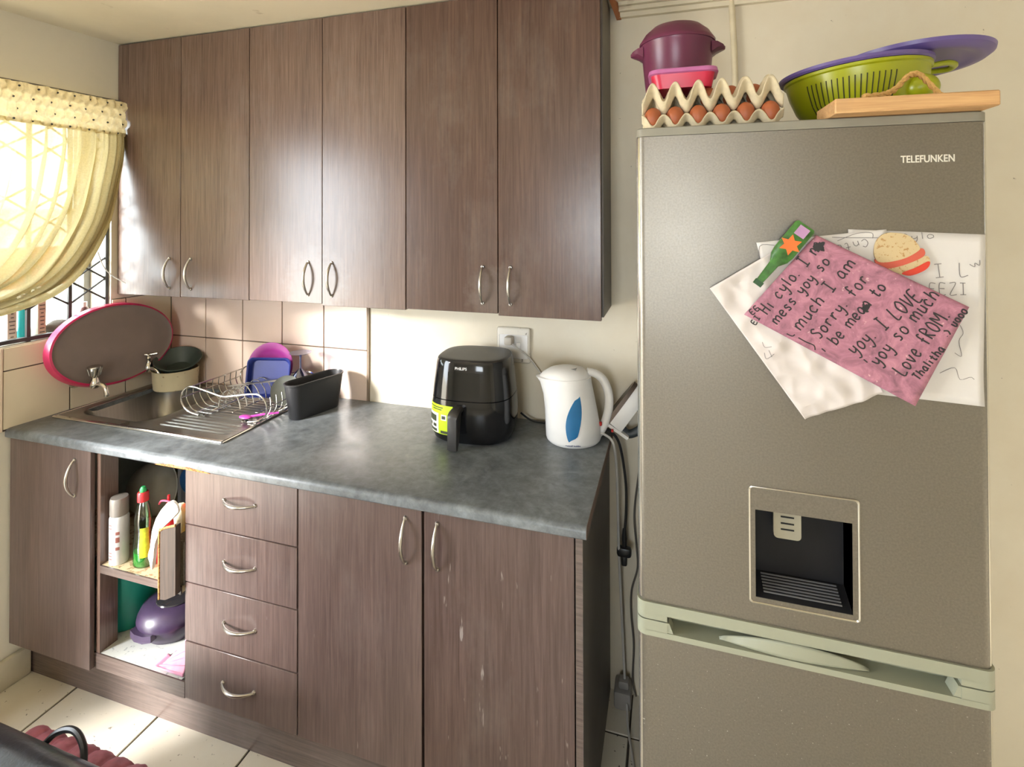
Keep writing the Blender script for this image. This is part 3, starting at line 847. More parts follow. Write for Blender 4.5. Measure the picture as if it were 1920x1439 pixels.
# ------------------------------------------------------------------ black cutlery holder
ch = thing('cutlery_holder', 'black plastic oblong cutlery holder standing beside the dish rack', 'cutlery holder', (.885, -.165, ZC))
ax = Vector((.055, .175, 0)).normalized(); pn = Vector((ax.y, -ax.x, 0)); c0 = Vector((.905, -.168, ZC+.0008))
def stad(hl, hw, z, n=12):
    out = []
    for i in range(n+1):
        a = -PI/2+PI*i/n; out.append(c0+ax*(hl-hw+hw*math.cos(a))+pn*(hw*math.sin(a))+Vector((0, 0, z)))
    for i in range(n+1):
        a = PI/2+PI*i/n; out.append(c0+ax*(-(hl-hw)+hw*math.cos(a))+pn*(hw*math.sin(a))+Vector((0, 0, z)))
    return out
obj('bin', rings(B(), [stad(.096, .028, 0), stad(.100, .030, .004), stad(.118, .040, .128), stad(.115, .037, .128), stad(.096, .027, .008)]), m_cutb, ch)
obj('rim', rings(B(), [stad(.1185, .0405, .124), stad(.1205, .0425, .126), stad(.1205, .0425, .131), stad(.1165, .0385, .132), stad(.115, .037, .127)], False, False), m_cutb, ch)

# ------------------------------------------------------------------ air fryer
af = thing('air_fryer', 'glossy black air fryer with a green sticker and front handle', 'air fryer', (1.557, -.150, ZC))
AC = Vector((1.552, -.160, ZC)); AR = Matrix.Rotation(math.radians(4), 4, 'Z')
def fr_rad(z):
    P = [(0, .122), (.008, .132), (.03, .1395), (.07, .1415), (.12, .140), (.18, .1345), (.235, .1275), (.262, .1235)]
    for (z0, r0), (z1, r1) in zip(P, P[1:]):
        if z <= z1: return r0+(r1-r0)*(z-z0)/(z1-z0)
    return P[-1][1]
def fr_pt(a, z, off=0.0, k=1.0):
    r = fr_rad(z)*k+off; e = 2/3.0
    c_, s_ = math.cos(a), math.sin(a)
    x = r*math.copysign(abs(c_)**e, c_); y = r*math.copysign(abs(s_)**e, s_)*.875
    return AR @ Vector((x, y, 0))+AC+Vector((0, 0, z+.001))
NA = 72
ring = lambda z, off=0, k=1: [fr_pt(2*PI*i/NA, z, off, k) for i in range(NA)]
m_gloss = plain('gloss_black', (.010, .010, .011, 1), .10, var=.02)
m_satin = plain('satin_black', (.030, .028, .027, 1), .38)
obj('lower_drawer', rings(B(), [ring(0), ring(.008), ring(.03), ring(.07), ring(.12), ring(.139), ring(.1405, -.003)]), m_gloss, af)
obj('body', rings(B(), [ring(.1405, -.003), ring(.142), ring(.18), ring(.21), ring(.235), ring(.255), ring(.262, -.002)]), m_gloss, af)
obj('top_panel', rings(B(), [ring(.262, -.002), ring(.266, -.006), ring(.267, -.012), ring(.266, 0, .7), ring(.265, 0, .3)]), m_satin, af)
def fr_x(x, z, off=0.0):
    r = fr_rad(z); y = -(max(0, r**3-abs(x)**3))**(1/3)
    n_ = Vector((x*abs(x), -y*y, 0)).normalized()
    return AR @ (Vector((x, y*.875, 0))+n_*off)+AC+Vector((0, 0, z+.001))
def fr_patch(a0, a1, z0, z1, off, nu=16, nv=8):
    return grid(B(), lambda u, v: fr_x(a0+(a1-a0)*u, z0+(z1-z0)*v, off), nu, nv)
FA = -PI/2
obj('display_panel', fr_patch(-.060, .048, .155, .230, .0006), plain('display_glass', (.006, .007, .008, 1), .06), af)
b = text_bm('PHILIPS', .012, .040, .0002)
for v in b.verts:
    q = v.co.copy(); v.co = fr_x(-.036+q.x, .2385+q.y, .0008+q.z)
obj('lettering', b, plain('silver_print', rgb(215, 215, 215), .4), af)
st = obj('sticker', fr_patch(-.1385, -.040, .028, .122, .0008, 28), plain('lime_label', rgb(196, 226, 30), .45), af)
st['label'] = 'lime green product sticker'
pr = B(); 
for (a0, a1, z0, z1) in ((-.1380, -.092, .030, .094), (-.082, -.062, .074, .092)):
    q = fr_patch(a0, a1, z0, z1, .0014, 6, 4); me_ = bpy.data.meshes.new('q'); q.to_mesh(me_); pr.from_mesh(me_); bpy.data.meshes.remove(me_); q.free()
obj('label_white', pr, m_white, st)
pr = B()
for (a0, a1, z0, z1) in ((-.130, -.100, .066, .086), (-.133, -.120, .048, .058), (-.114, -.100, .048, .058), (-.132, -.098, .033, .042), (-.079, -.066, .078, .088), (-.084, -.058, .031, .040), (-.125, -.075, .112, .115), (-.115, -.080, .105, .108)):
    q = fr_patch(a0, a1, z0, z1, .0020, 4, 3); me_ = bpy.data.meshes.new('q'); q.to_mesh(me_); pr.from_mesh(me_); bpy.data.meshes.remove(me_); q.free()
obj('label_print', pr, plain('olive_print', rgb(60, 66, 40), .5), st)
hp = fr_x(-.020, .11); fn = AR @ Vector((-.10, -1, 0)).normalized(); fs = Vector((-fn.y, fn.x, 0))
b = B()
rs = []
for dd, z0, z1, hw in ((-.012, .105, .128, .016), (.018, .100, .128, .017), (.034, .02, .125, .0175), (.046, -.006, .118, .0175), (.052, -.004, .108, .0150)):
    q0 = Vector((hp.x, hp.y, ZC))+fn*dd
    rs.append([q0+fs*x+Vector((0, 0, z)) for x, z in ((-hw, z0+.012), (-hw*.6, z0+.008), (hw*.6, z0+.008), (hw, z0+.012), (hw, z1-.006), (hw*.6, z1), (-hw*.6, z1), (-hw, z1-.006))])
rings(b, rs)
obj('handle', b, m_satin, af)

# ------------------------------------------------------------------ kettle
kt = thing('kettle', 'white plastic kettle with a blue leaf-shaped water window', 'kettle', (1.885, -.128, ZC))
KX = Vector((.957, .29, 0)); KY = Vector((-.29, .957, 0)); KC = Vector((1.885, -.128, ZC+.0008))
# height, centre shift along KX, half width, half depth
KP = [(0, 0, .086, .078), (.012, 0, .0905, .082), (.05, -.003, .0895, .080), (.10, -.008, .086, .075), (.15, -.014, .082, .070), (.19, -.019, .079, .066), (.208, -.022, .080, .064)]
def ksec(z):
    for p, q in zip(KP, KP[1:]):
        if z <= q[0]:
            f = (z-p[0])/(q[0]-p[0]); return [p[i]+(q[i]-p[i])*f for i in (1, 2, 3)]
    return KP[-1][1:]
def kring(z, sc=1.0, dz=0, spout=0):
    s_, a, b_ = ksec(z); out = []
    for i in range(48):
        t = 2*PI*i/48; x = a*sc*math.cos(t); y = b_*sc*math.sin(t)
        if spout and x < 0:
            x -= spout*max(0, -math.cos(t))**6; 
        out.append(KC+KX*(s_+x)+KY*y+Vector((0, 0, z+dz)))
    return out
obj('body', rings(B(), [kring(0, .96), kring(.006), kring(.012), kring(.05), kring(.10), kring(.15, 1, 0, .003), kring(.19, 1, 0, .012), kring(.208, 1, 0, .022), kring(.210, .97, 0, .018)]), m_white, kt)
obj('lid', rings(B(), [kring(.208, .95, .0015, .014), kring(.208, .90, .012, .008), kring(.208, .72, .024), kring(.208, .45, .030), kring(.208, .15, .032)]), m_white, kt)
def klid(u, v):
    s_, a, b_ = ksec(.208)
    return KC+KX*(s_-.035+.045*u)+KY*(-.028+.016*v)+Vector((0, 0, .208+.031-.004*v*0-.004))
obj('lid_button', prism(B(), [KC+KX*(x)+KY*y+Vector((0, 0, .233)) for x, y in ((-.028, -.022), (.004, -.034), (.012, -.010))], (0, 0, .005)), plain('button_grey', rgb(120, 118, 116), .4), kt)
hpts = [(.045, .222), (.075, .214), (.100, .192), (.116, .150), (.117, .105), (.106, .060), (.088, .024), (.074, .012)]
b = tube(B(), smooth([KC+KX*x+Vector((0, 0, z)) for x, z in hpts], 6), [.0125+.002*math.sin(PI*i/42) for i in range(43)], 12, flat=1.15)
obj('handle', b, m_white, kt)
def leaf(u, v):
    z = .022+.140*v
    xl = -.024-.020*math.sin(PI*min(1, v*1.05))**.8+.026*v; xr = -.012+.030*math.sin(PI*(v*.62+.08))**.9-.0*v
    if v > .92: xl = xl+(xr-xl)*(v-.92)/.08
    if v < .1: xr = xr+(xl-xr)*(1-v/.1)
    x = xl+(xr-xl)*u; s_, a, b_ = ksec(z)
    y = -b_*math.sqrt(max(0, 1-((x-s_)/a)**2))-.0009
    return KC+KX*x+KY*y+Vector((0, 0, z))
obj('water_window', grid(B(), leaf, 8, 24), plain('blue_window', rgb(38, 108, 158), .18), kt)
b = text_bm('russell hobbs', .0075, .046, .0001)
for v in b.verts:
    q = v.co.copy(); x = -.034+q.x; z = .009+q.y; s_, a, b_ = ksec(z)
    v.co = KC+KX*x+KY*(-b_*math.sqrt(max(0, 1-((x-s_)/a)**2))-.0007-q.z)+Vector((0, 0, z))
obj('lettering', b, plain('blue_print', rgb(70, 85, 130), .5), kt)
obj('red_switch', box(B(), *sorted((KC.x+.082, KC.x+.092)), KC.y+.005, KC.y+.017, ZC+.05, ZC+.062, .002, 1), plain('red_switch_plastic', rgb(190, 40, 35), .4), kt)

# ------------------------------------------------------------------ iron leaning between worktop and fridge
ir = thing('iron', 'white and dark grey steam iron leaning against the fridge', 'iron', (2.03, -.10, ZC))
IR0 = Vector((1.984, -.057, ZC+.002)); ia = math.radians(54)
iu = Vector((math.cos(ia), 0, math.sin(ia))); iv = Vector((math.sin(ia), 0, -math.cos(ia)))   # along the sole, away from the sole
def ip(a, b_, y): return IR0+Vector((.006, 0, .062))+iu*a+iv*b_+Vector((0, y, 0))
def sole(b0, b1, L=.150, wd=.048, k=1.0):
    out = []
    for i in range(25):
        t = -1+2*i/24
        out.append((L*(1-abs(t)**2.2), wd*t*k))
    out += [(0, wd*k)] if False else []
    return [[ip(a, b0, y) for a, y in out], [ip(a, b1, y) for a, y in out]]
obj('soleplate', rings(B(), sole(0, .014)), plain('brown_soleplate', rgb(82, 70, 60), .35, .6), ir)
rs = []
for b_, L, wd, a0 in ((.014, .146, .047, 0), (.03, .140, .046, 0), (.045, .128, .042, -.002), (.06, .110, .034, -.004)):
    rs.append([ip(a0+(L-a0)*(1-abs(t)**2.2), b_, wd*t) for t in [-1+2*i/24 for i in range(25)]])
obj('shell', rings(B(), rs), m_white, ir)
obj('handle', tube(B(), smooth([ip(.0, .045, 0), ip(-.006, .085, 0), ip(.03, .105, 0), ip(.060, .100, 0), ip(.085, .08, 0), ip(.09, .055, 0)]), .014, 12), plain('dark_iron_grip', rgb(52, 58, 62), .45), ir)
obj('heel', prism(B(), [ip(-.004, .012, -.045), ip(-.004, .09, -.03), ip(-.004, .09, .03), ip(-.004, .012, .045)], iu*-.010), m_white, ir)
obj('light', box(B(), 2.006, 2.013, -.112, -.103, ZC+.030, ZC+.038, .001, 1), MATS['red_switch_plastic'], ir)

# ------------------------------------------------------------------ wall socket, plugs and cords
so = thing('wall_socket', 'white dusty double wall socket above the worktop', 'socket', (1.642, 0, 1.165))
obj('plate', box(B(), 1.579, 1.707, -.012, -.0005, 1.102, 1.230, .008, 3), speckle('dusty_white', rgb(225, 218, 205), rgb(120, 108, 95), 70, .64, .4), so)
obj('inset', box(B(), 1.590, 1.697, -.0135, -.012, 1.118, 1.204, .002, 1), m_white, so)
obj('switch', box(B(), 1.655, 1.672, -.017, -.0135, 1.155, 1.178, .002, 1), m_white, so)
pl = thing('plug', 'pale grey plug pushed into the wall socket behind the air fryer', 'plug', (1.63, -.03, 1.15))
obj('plug_body', box(B(), 1.618, 1.648, -.052, -.0140, 1.172, 1.203, .007, 2), plain('plug_grey', rgb(190, 182, 170), .5), pl)
tag(obj('socket_cord', tube(B(), smooth([(1.645, -.040, 1.176), (1.70, -.018, 1.130), (1.745, -.014, 1.075), (1.80, -.02, 1.01), (1.86, -.022, .96), (1.90, -.022, .905)]), .003, 8), m_cord_w), 'pale cord running from the wall socket down behind the kettle', 'cord')
tag(obj('fryer_cord', tube(B(), smooth([(1.68, -.045, .935), (1.72, -.03, .906), (1.80, -.028, .905), (1.90, -.026, .906), (1.97, -.03, .906)]), .0035, 8), m_black), 'black cord lying on the worktop behind the kettle', 'cord')
tag(obj('hanging_cord', tube(B(), smooth([(1.968, -.118, .925), (1.985, -.112, .920), (2.010, -.105, .895), (2.021, -.10, .82), (2.024, -.09, .70), (2.026, -.07, .5), (2.034, -.05, .25), (2.040, -.045, .085)]), .0042, 8), m_cord_w), 'white kettle cord hanging down beside the base cabinet', 'cord')
pc = thing('black_plug_cord', 'black cord with a dark plug hanging beside the base cabinet', 'cord', (2.05, -.06, .5))
obj('cord', tube(B(), smooth([(1.972, -.10, .93), (2.0, -.09, .925), (2.030, -.08, .88), (2.048, -.07, .76), (2.049, -.066, .66), (2.043, -.064, .575)]), .0045, 8), m_black, pc)
b = lathe(B(), [(0, 0), (.007, .0), (.009, .03), (.006, .06), (0, .06)], (2.043, -.064, .535), 12)
box(b, 2.018, 2.066, -.078, -.052, .505, .537, .009, 2); box(b, 2.032, 2.052, -.074, -.056, .475, .51, .006, 2)
obj('plug_head', b, m_black, pc)
tag(obj('thin_wall_cord', tube(B(), smooth([(2.105, -.012, .88), (2.085, -.012, .74), (2.072, -.012, .62), (2.078, -.012, .52), (2.082, -.012, .44), (2.062, -.012, .36), (2.060, -.012, .28), (2.068, -.012, .18), (2.064, -.012, .06), (2.075, -.012, .006)]), .0032, 6), m_cord_g), 'thin dark cord clipped to the wall behind the fridge gap', 'cord')
ad = thing('plug_adapter', 'grey white plug adapter low on the wall beside the base cabinet', 'adapter', (2.03, -.03, .0))
m_adp = plain('adapter_grey', rgb(150, 146, 142), .5)
obj('adapter_body', box(B(), 2.006, 2.062, -.075, -.002, .0, .058, .008, 2), m_adp, ad)
obj('plug_top', box(B(), 2.02, 2.055, -.062, -.028, .058, .085, .007, 2), m_adp, ad)
tag(obj('adapter_cord', tube(B(), smooth([(2.05, -.078, .03), (2.058, -.14, .012), (2.085, -.26, .006), (2.11, -.42, .006)]), .0038, 8), m_cord_w), 'white cord running from the adapter along the floor to the fridge', 'cord')
tag(obj('wall_conduit', tube(B(), smooth([(2.388, -.012, CEIL), (2.394, -.012, 2.25), (2.399, -.012, 2.10), (2.400, -.012, 1.9), (2.40, -.012, 1.5)]), .0095, 12), plain('painted_conduit', rgb(212, 200, 172), .5)), 'cream painted conduit running up the wall behind the fridge', 'conduit')

# ------------------------------------------------------------------ fridge
FX0, FX1, FYF, FZ = 2.125, 2.741, -.70, 1.822
fr = thing('fridge', 'tall brushed metal fridge freezer with water dispenser', 'fridge', ((FX0+FX1)/2, -.37, 0))
def fsec(z, x0=FX0, x1=FX1, ins=0.0, back=-.645, r=.018, n=6):
    """door section in plan with rounded front corners"""
    out = [Vector((x0+ins, back, z))]
    for i in range(n+1):
        a = PI+PI/2*i/n; out.append(Vector((x0+ins+r+r*math.cos(a), FYF+ins+r+r*math.sin(a), z)))
    for i in range(n+1):
        a = 1.5*PI+PI/2*i/n; out.append(Vector((x1-ins-r+r*math.cos(a), FYF+ins+r+r*math.sin(a), z)))
    out.append(Vector((x1-ins, back, z)))
    return out
obj('body', box(B(), FX0+.004, FX1-.004, -.643, -.05, .03, FZ-.012, .004, 1), plain('fridge_side_grey', rgb(140, 138, 132), .5), fr)
obj('top_cap', rings(B(), [fsec(FZ-.018, back=-.05), fsec(FZ-.002, back=-.05), fsec(FZ, ins=.002, back=-.052)]), plain('fridge_cap_grey', rgb(132, 128, 116), .5), fr)
HX0, HX1, HZ0, HZ1 = 2.352, 2.5205, .878, 1.0505
bm = B()
zt_, zb_ = FZ-.019, .826
rings(bm, [fsec(zb_), fsec(HZ0)]); rings(bm, [fsec(HZ1), fsec(zt_)])
sec = fsec(0); half = len(sec)//2
left = sec[:half]+[Vector((HX0, FYF, 0)), Vector((HX0, -.645, 0))]
right = [Vector((HX1, -.645, 0)), Vector((HX1, FYF, 0))]+sec[half:]
for pl_ in (left, right):
    rings(bm, [[p+Vector((0, 0, HZ0)) for p in pl_], [p+Vector((0, 0, HZ1)) for p in pl_]])
ud = obj('upper_door', bm, m_fridge, fr)
ld = obj('lower_door', rings(B(), [fsec(.06), fsec(.757)]), m_fridge, fr)
obj('kick_panel', box(B(), FX0+.03, FX1-.03, -.64, -.6, .0, .058), m_fdark, fr)
for x in (FX0+.05, FX1-.05):
    obj('foot', lathe(B(), [(0, 0), (.018, 0), (.018, .028), (0, .03)], (x, -.12, 0), 16), m_black, fr)
for zz0, zz1 in ((.7575, .826),):
    pass
# light caught on the rounded door corners, put in as added bright strips
m_edge_glint = plain('edge_glint', (.78, .76, .70, 1), .18, .9, .02)
for a, b_, par in ((.83, zt_, ud), (.062, .756, ld)):
    for x in (FX0, FX1):
        s = 1 if x == FX0 else -1
        bm = B()
        rs = []
        for z in (a, b_):
            q = []
            for i in range(5):
                t = (PI+PI/2*(.05+.55*i/4)) if s > 0 else (1.5*PI+PI/2*(.40+.55*i/4))
                cxx = x+s*.018
                q.append(Vector((cxx+.0186*math.cos(t), FYF+.018+.0186*math.sin(t), z)))
            for p in q[::-1]: q.append(Vector((cxx+(p.x-cxx)*.9, FYF+.018+(p.y-FYF-.018)*.9, z)))
            rs.append(q)
        obj('glint_strip', rings(bm, rs), m_edge_glint, par)
# trim bands and handle recess between the doors
GX0, GX1 = 2.183, 2.688
def bandsec(z, o=.004, x0=FX0, x1=FX1): return [p+Vector((0, -o if p.y < -.66 else 0, 0))+Vector(((-.003 if p.x < (FX0+FX1)/2 else .003), 0, 0)) for p in fsec(z, x0, x1)]
ub = B(); rings(ub, [bandsec(.803), bandsec(.826)])
def bl(x0, x1, z0, z1, bm):
    box(bm, x0, x1, FYF-.004, -.645, z0, z1)
full = bandsec(0)
lf = [p for p in full if p.x < 2.4]+[Vector((GX0, FYF-.004, 0)), Vector((GX0, -.645, 0))]
rt = [Vector((GX1, -.645, 0)), Vector((GX1, FYF-.004, 0))]+[p for p in full if p.x > 2.4]
for q in (lf, rt): rings(ub, [[p+Vector((0, 0, .792)) for p in q], [p+Vector((0, 0, .8032)) for p in q]])
obj('upper_trim', ub, m_fband, ud)
lb = B(); rings(lb, [bandsec(.757), bandsec(.7685)])
for q in (lf, rt): rings(lb, [[p+Vector((0, 0, .768)) for p in q], [p+Vector((0, 0, .7895)) for p in q]])
box(lb, GX0, GX1, -.66, -.645, .768, .803)
obj('lower_trim', lb, m_fband, ld)
def grip(u, v):
    x = 2.285+.265*u; h = .003+.027*math.sin(PI*u)**.7*v
    return Vector((x, FYF-.002+.012*(1-math.sin(PI*u)) + .006*v, .7672+h))
gb = grid(B(), grip, 28, 5)
obj('grip', gb, m_fband, ld, solid=.003)
for x, s in ((GX0, 1), (GX1, -1)):
    obj('recess_corner', prism(B(), [(x, FYF-.003, .769), (x+s*.012, FYF-.003, .769), (x+s*.004, FYF-.003, .789), (x, FYF-.003, .789)], (0, .03, 0)), m_fband, ld)
# dispenser
dsp = obj('dispenser_frame', rings(B(), [[Vector((x, y_, z)) for x, z in rrect(2.340+i_, 2.5325-i_, .866+i_, 1.0965-i_, .006, 3)] for i_, y_ in ((0, FYF+.0005), (0, FYF-.0025), (.0015, FYF-.003), (.003, FYF-.002), (.003, FYF+.0005))], False, False), m_chrome, ud)
bm = B(); fy0, fy1 = FYF-.0012, FYF+.004
box(bm, 2.3425, HX0, fy0, fy1, .8685, 1.094); box(bm, HX1, 2.530, fy0, fy1, .8685, 1.094)
box(bm, HX0, HX1, fy0, fy1, HZ1, 1.094); box(bm, HX0, HX1, fy0, fy1, .8685, HZ0)
obj('dispenser_plate', bm, m_fridge, ud)
bm = B()
dd = -.646
for q in ([(HX0, FYF, HZ0), (HX1, FYF, HZ0), (HX1, dd, HZ0+.02), (HX0, dd, HZ0+.02)], [(HX0, FYF, HZ1), (HX1, FYF, HZ1), (HX1, dd, HZ1), (HX0, dd, HZ1)],
          [(HX0, FYF, HZ0), (HX0, dd, HZ0+.02), (HX0, dd, HZ1), (HX0, FYF, HZ1)], [(HX1, FYF, HZ0), (HX1, dd, HZ0+.02), (HX1, dd, HZ1), (HX1, FYF, HZ1)], [(HX0, dd, HZ0), (HX1, dd, HZ0), (HX1, dd, HZ1), (HX0, dd, HZ1)]):
    bm.faces.new([bm.verts.new(p) for p in q])
obj('dispenser_recess', bm, m_fdark, ud)
lv = obj('dispenser_lever', rings(B(), [[Vector((x, y_, z)) for x, z in rrect(2.390, 2.440, .985, 1.051, .008, 4)] for y_ in (-.672, -.664)]), plain('lever_grey', rgb(150, 145, 128), .5), ud)
bm = B()
for z in (1.003, 1.015, 1.028): box(bm, 2.403, 2.427, -.6735, -.672, z, z+.0025)
obj('dispenser_print', bm, m_fdark, ud)
bm = B()
for k in range(7): box(bm, 2.368, 2.505, -.692+.006*k, -.6895+.006*k, .884+.0022*k, .8865+.0022*k)
obj('drip_grille', bm, plain('grille_grey', rgb(90, 90, 92), .4), ud)
b = text_bm('TELEFUNKEN', .0185, .0835, .0003, .0008); b.transform(Matrix.Translation((2.6045, FYF-.0008, 1.7325)) @ FRONT)
obj('lettering', b, plain('raised_silver', rgb(235, 232, 222), .3, .3), ud)

# ------------------------------------------------------------------ papers on the fridge
def P2(px, py, sc=(1, 1)): return px, py
def fpix(px, py, y):
    """photo position on the fridge front -> place on the door (plane y)"""
    d = F2+R2*((px-960)/972.79)-U2*((py-399.26)/972.79)
    t = (y+1.834)/d.y
    return 2.1917+d.x*t, 1.632+d.z*t
GLY = {
 'a': [[(.8,.55),(.45,.62),(.12,.4),(.12,.12),(.4,0),(.75,.2),(.8,.55),(.82,.12),(1,0)]], 'b': [[(.1,1),(.1,0)],[(.1,.45),(.5,.6),(.85,.35),(.6,.02),(.1,.05)]],
 'c': [[(.8,.5),(.45,.62),(.1,.35),(.3,.02),(.8,.08)]], 'e': [[(.12,.3),(.8,.36),(.7,.6),(.35,.6),(.1,.3),(.35,0),(.85,.1)]],
 'f': [[(.85,.9),(.55,1),(.4,.75),(.4,0)],[(.1,.5),(.75,.52)]], 'h': [[(.15,1),(.12,0)],[(.13,.4),(.5,.62),(.8,.45),(.82,0)]],
 'i': [[(.5,.58),(.5,0)],[(.5,.8),(.53,.84)]], 'l': [[(.5,1),(.48,0)]], 'm': [[(.05,.6),(.08,0)],[(.07,.4),(.25,.6),(.45,.5),(.47,0)],[(.47,.4),(.7,.6),(.92,.5),(.95,0)]],
 'n': [[(.15,.6),(.15,0)],[(.15,.4),(.5,.62),(.8,.45),(.82,0)]], 'o': [[(.5,.6),(.15,.42),(.18,.1),(.5,0),(.85,.15),(.85,.45),(.5,.6)]],
 'r': [[(.2,.6),(.2,0)],[(.2,.35),(.5,.6),(.85,.52)]], 's': [[(.8,.52),(.45,.62),(.2,.45),(.7,.25),(.6,.02),(.15,.05)]],
 't': [[(.45,.9),(.45,.1),(.65,0),(.85,.1)],[(.1,.58),(.8,.6)]], 'u': [[(.15,.6),(.18,.12),(.45,0),(.78,.18),(.82,.6),(.85,0)]],
 'v': [[(.1,.6),(.45,0),(.85,.6)]], 'w': [[(.02,.6),(.25,0),(.5,.45),(.72,0),(.98,.6)]], 'y': [[(.12,.6),(.2,.25),(.5,.15),(.82,.3)],[(.85,.6),(.8,0),(.55,-.38),(.15,-.3)]],
 'C': [[(.9,.85),(.5,1),(.1,.6),(.15,.2),(.5,0),(.9,.12)]], 'E': [[(.85,1),(.15,1),(.12,0),(.88,0)],[(.13,.52),(.7,.53)]], 'H': [[(.1,1),(.1,0)],[(.9,1),(.88,0)],[(.1,.5),(.9,.52)]],
 'I': [[(.15,1),(.85,1)],[(.5,1),(.5,0)],[(.12,0),(.88,0)]], 'L': [[(.2,1),(.15,0),(.9,.03)]], 'M': [[(.05,0),(.12,1),(.5,.4),(.88,1),(.95,0)]], 'O': [[(.5,1),(.1,.7),(.12,.25),(.5,0),(.9,.3),(.88,.75),(.5,1)]],
 'R': [[(.15,0),(.15,1),(.7,.95),(.8,.65),(.2,.5),(.85,0)]], 'S': [[(.85,.85),(.5,1),(.15,.8),(.75,.4),(.65,.03),(.1,.1)]], 'T': [[(.05,1),(.95,1)],[(.5,1),(.5,0)]], 'V': [[(.08,1),(.48,0),(.92,1)]],
 'Z': [[(.12,1),(.88,1),(.1,0),(.92,.02)]], '.': [[(.3,.03),(.36,.06),(.33,.0)]], ':': [[(.4,.1),(.45,.14)],[(.4,.45),(.45,.5)]], ')': [[(.2,.8),(.7,.4),(.2,0)]],
}
WID = {'i': .5, 'l': .45, '.': .4, ':': .4, 'm': 1.25, 'w': 1.2, 'M': 1.2, ' ': .7}
def ribbon(bm, pts, w_, surf):
    """flat pen stroke along 2D points"""
    P = [Vector((p[0], p[1], 0)) for p in pts]
    if len(P) > 2: P = smooth(P, 4)
    vs = []
    for i, p in enumerate(P):
        t = (P[min(i+1, len(P)-1)]-P[max(i-1, 0)])
        if t.length < 1e-9: t = Vector((1, 0, 0))
        t.normalize(); n_ = Vector((-t.y, t.x, 0))*w_/2
        vs.append((bm.verts.new(surf(p.x+n_.x, p.y+n_.y)), bm.verts.new(surf(p.x-n_.x, p.y-n_.y))))
    for a, b_ in zip(vs, vs[1:]): bm.faces.new((a[0], b_[0], b_[1], a[1]))
def write(bm, s, p0, p1, h, w_, surf):
    """hand-written string from p0 to p1 (door coordinates)"""
    d = Vector((p1[0]-p0[0], p1[1]-p0[1])); tot = sum(WID.get(c_, .85)+.22 for c_ in s)
    k = d.length/tot; d.normalize(); n_ = Vector((-d.y, d.x)); a = 0
    for c_ in s:
        wd = WID.get(c_, .85)
        for st_ in GLY.get(c_, []):
            pts = []
            for (x, y) in st_:
                jx, jy = random.uniform(-.04, .04), random.uniform(-.03, .03)
                q = Vector(p0)+d*((a+(x+jx)*wd)*k)+n_*((y+jy)*h); pts.append((q.x, q.y))
            ribbon(bm, pts, w_, surf)
        a += wd+.22
m_paper = plain('white_paper', rgb(208, 204, 202), .7, var=.03)
m_ink = plain('black_marker', (.02, .018, .02, 1), .6)
m_pencil = plain('pencil_grey', rgb(120, 116, 116), .7)
def pink_paper_mat():
    m = N('pink_marbled_paper'); m.set(Roughness=.55)
    v = m.coords((1, 1, 1), world=True)
    f = m.noise(v, 30, 6, .7, 1.2); g = m.noise(v, 95, 3)
    c = m.ramp(f, [(.28, rgb(122, 84, 98)), (.5, rgb(164, 108, 128)), (.75, rgb(196, 138, 154))])
    c = m.mix(m.ramp(g, [(.68, (0, 0, 0, 1)), (.74, (.7, .7, .7, 1))]), c, rgb(220, 180, 182))
    m.color(c); return m.m
def sheet(name, corners_px, y, mat, label, crumple=.0, n=26, seed=0, curl=0.0):
    """paper sheet; corners in photo positions on the door, counter-clockwise"""
    cs = [fpix(a, b_, y) for a, b_ in corners_px]
    t = thing(name, label, 'paper', (sum(c_[0] for c_ in cs)/4, y, min(c_[1] for c_ in cs)), 'papers on the fridge door')
    def h(x, z):
        return -crumple*(.15+1.0*noise.voronoi(Vector((x*25+seed, z*25, seed)))[0][0]+.35*noise.noise(Vector((x*38, z*38, seed+5)))) - .0006*noise.noise(Vector((x*7, z*7, seed)))
    def f(u, v):
        x = (cs[0][0]*(1-u)+cs[1][0]*u)*(1-v)+(cs[3][0]*(1-u)+cs[2][0]*u)*v
        z = (cs[0][1]*(1-u)+cs[1][1]*u)*(1-v)+(cs[3][1]*(1-u)+cs[2][1]*u)*v
        return Vector((x, y+h(x, z)-curl*(u*v)**3, z))
    obj('sheet', grid(B(), f, n, n), mat, t, ang=180 if not crumple else 25, solid=.0003)
    return t, (lambda x, z, off=.0007: Vector((x, y+h(x, z)-off, z)))
t1, s1 = sheet('paper', [(1663, 600), (1845, 618), (1848, 440), (1580, 432)], -.7015, m_paper, 'white sheet at the top right of the fridge papers')
BOT = [fpix(a, b_, -.7015) for a, b_ in ((1843, 760), (1660, 742))]
# the right-hand sheet runs down behind the pink note
bpy.data.objects.remove(t1.children[0]); 
cs = [fpix(a, b_, -.7020) for a, b_ in ((1600, 735), (1843, 761), (1848, 440), (1590, 430))]
def f_(u, v):
    x = (cs[0][0]*(1-u)+cs[1][0]*u)*(1-v)+(cs[3][0]*(1-u)+cs[2][0]*u)*v
    z = (cs[0][1]*(1-u)+cs[1][1]*u)*(1-v)+(cs[3][1]*(1-u)+cs[2][1]*u)*v
    return Vector((x, -.7022-.006*(u*max(0, .25-v)*4)**2-.0004*noise.noise(Vector((x*9, z*9, 1))), z))
obj('sheet', grid(B(), f_, 20, 20), m_paper, t1, ang=180, solid=.0003)
t1['label'] = 'white sheet with pencil capitals at the right of the fridge papers'
flat1 = lambda x, z: Vector((x, -.7031-.006*0, z))
bm = B(); random.seed(3)
write(bm, 'Cylo', fpix(1690, 452, -.703), fpix(1756, 446, -.703), .012, .0012, flat1)
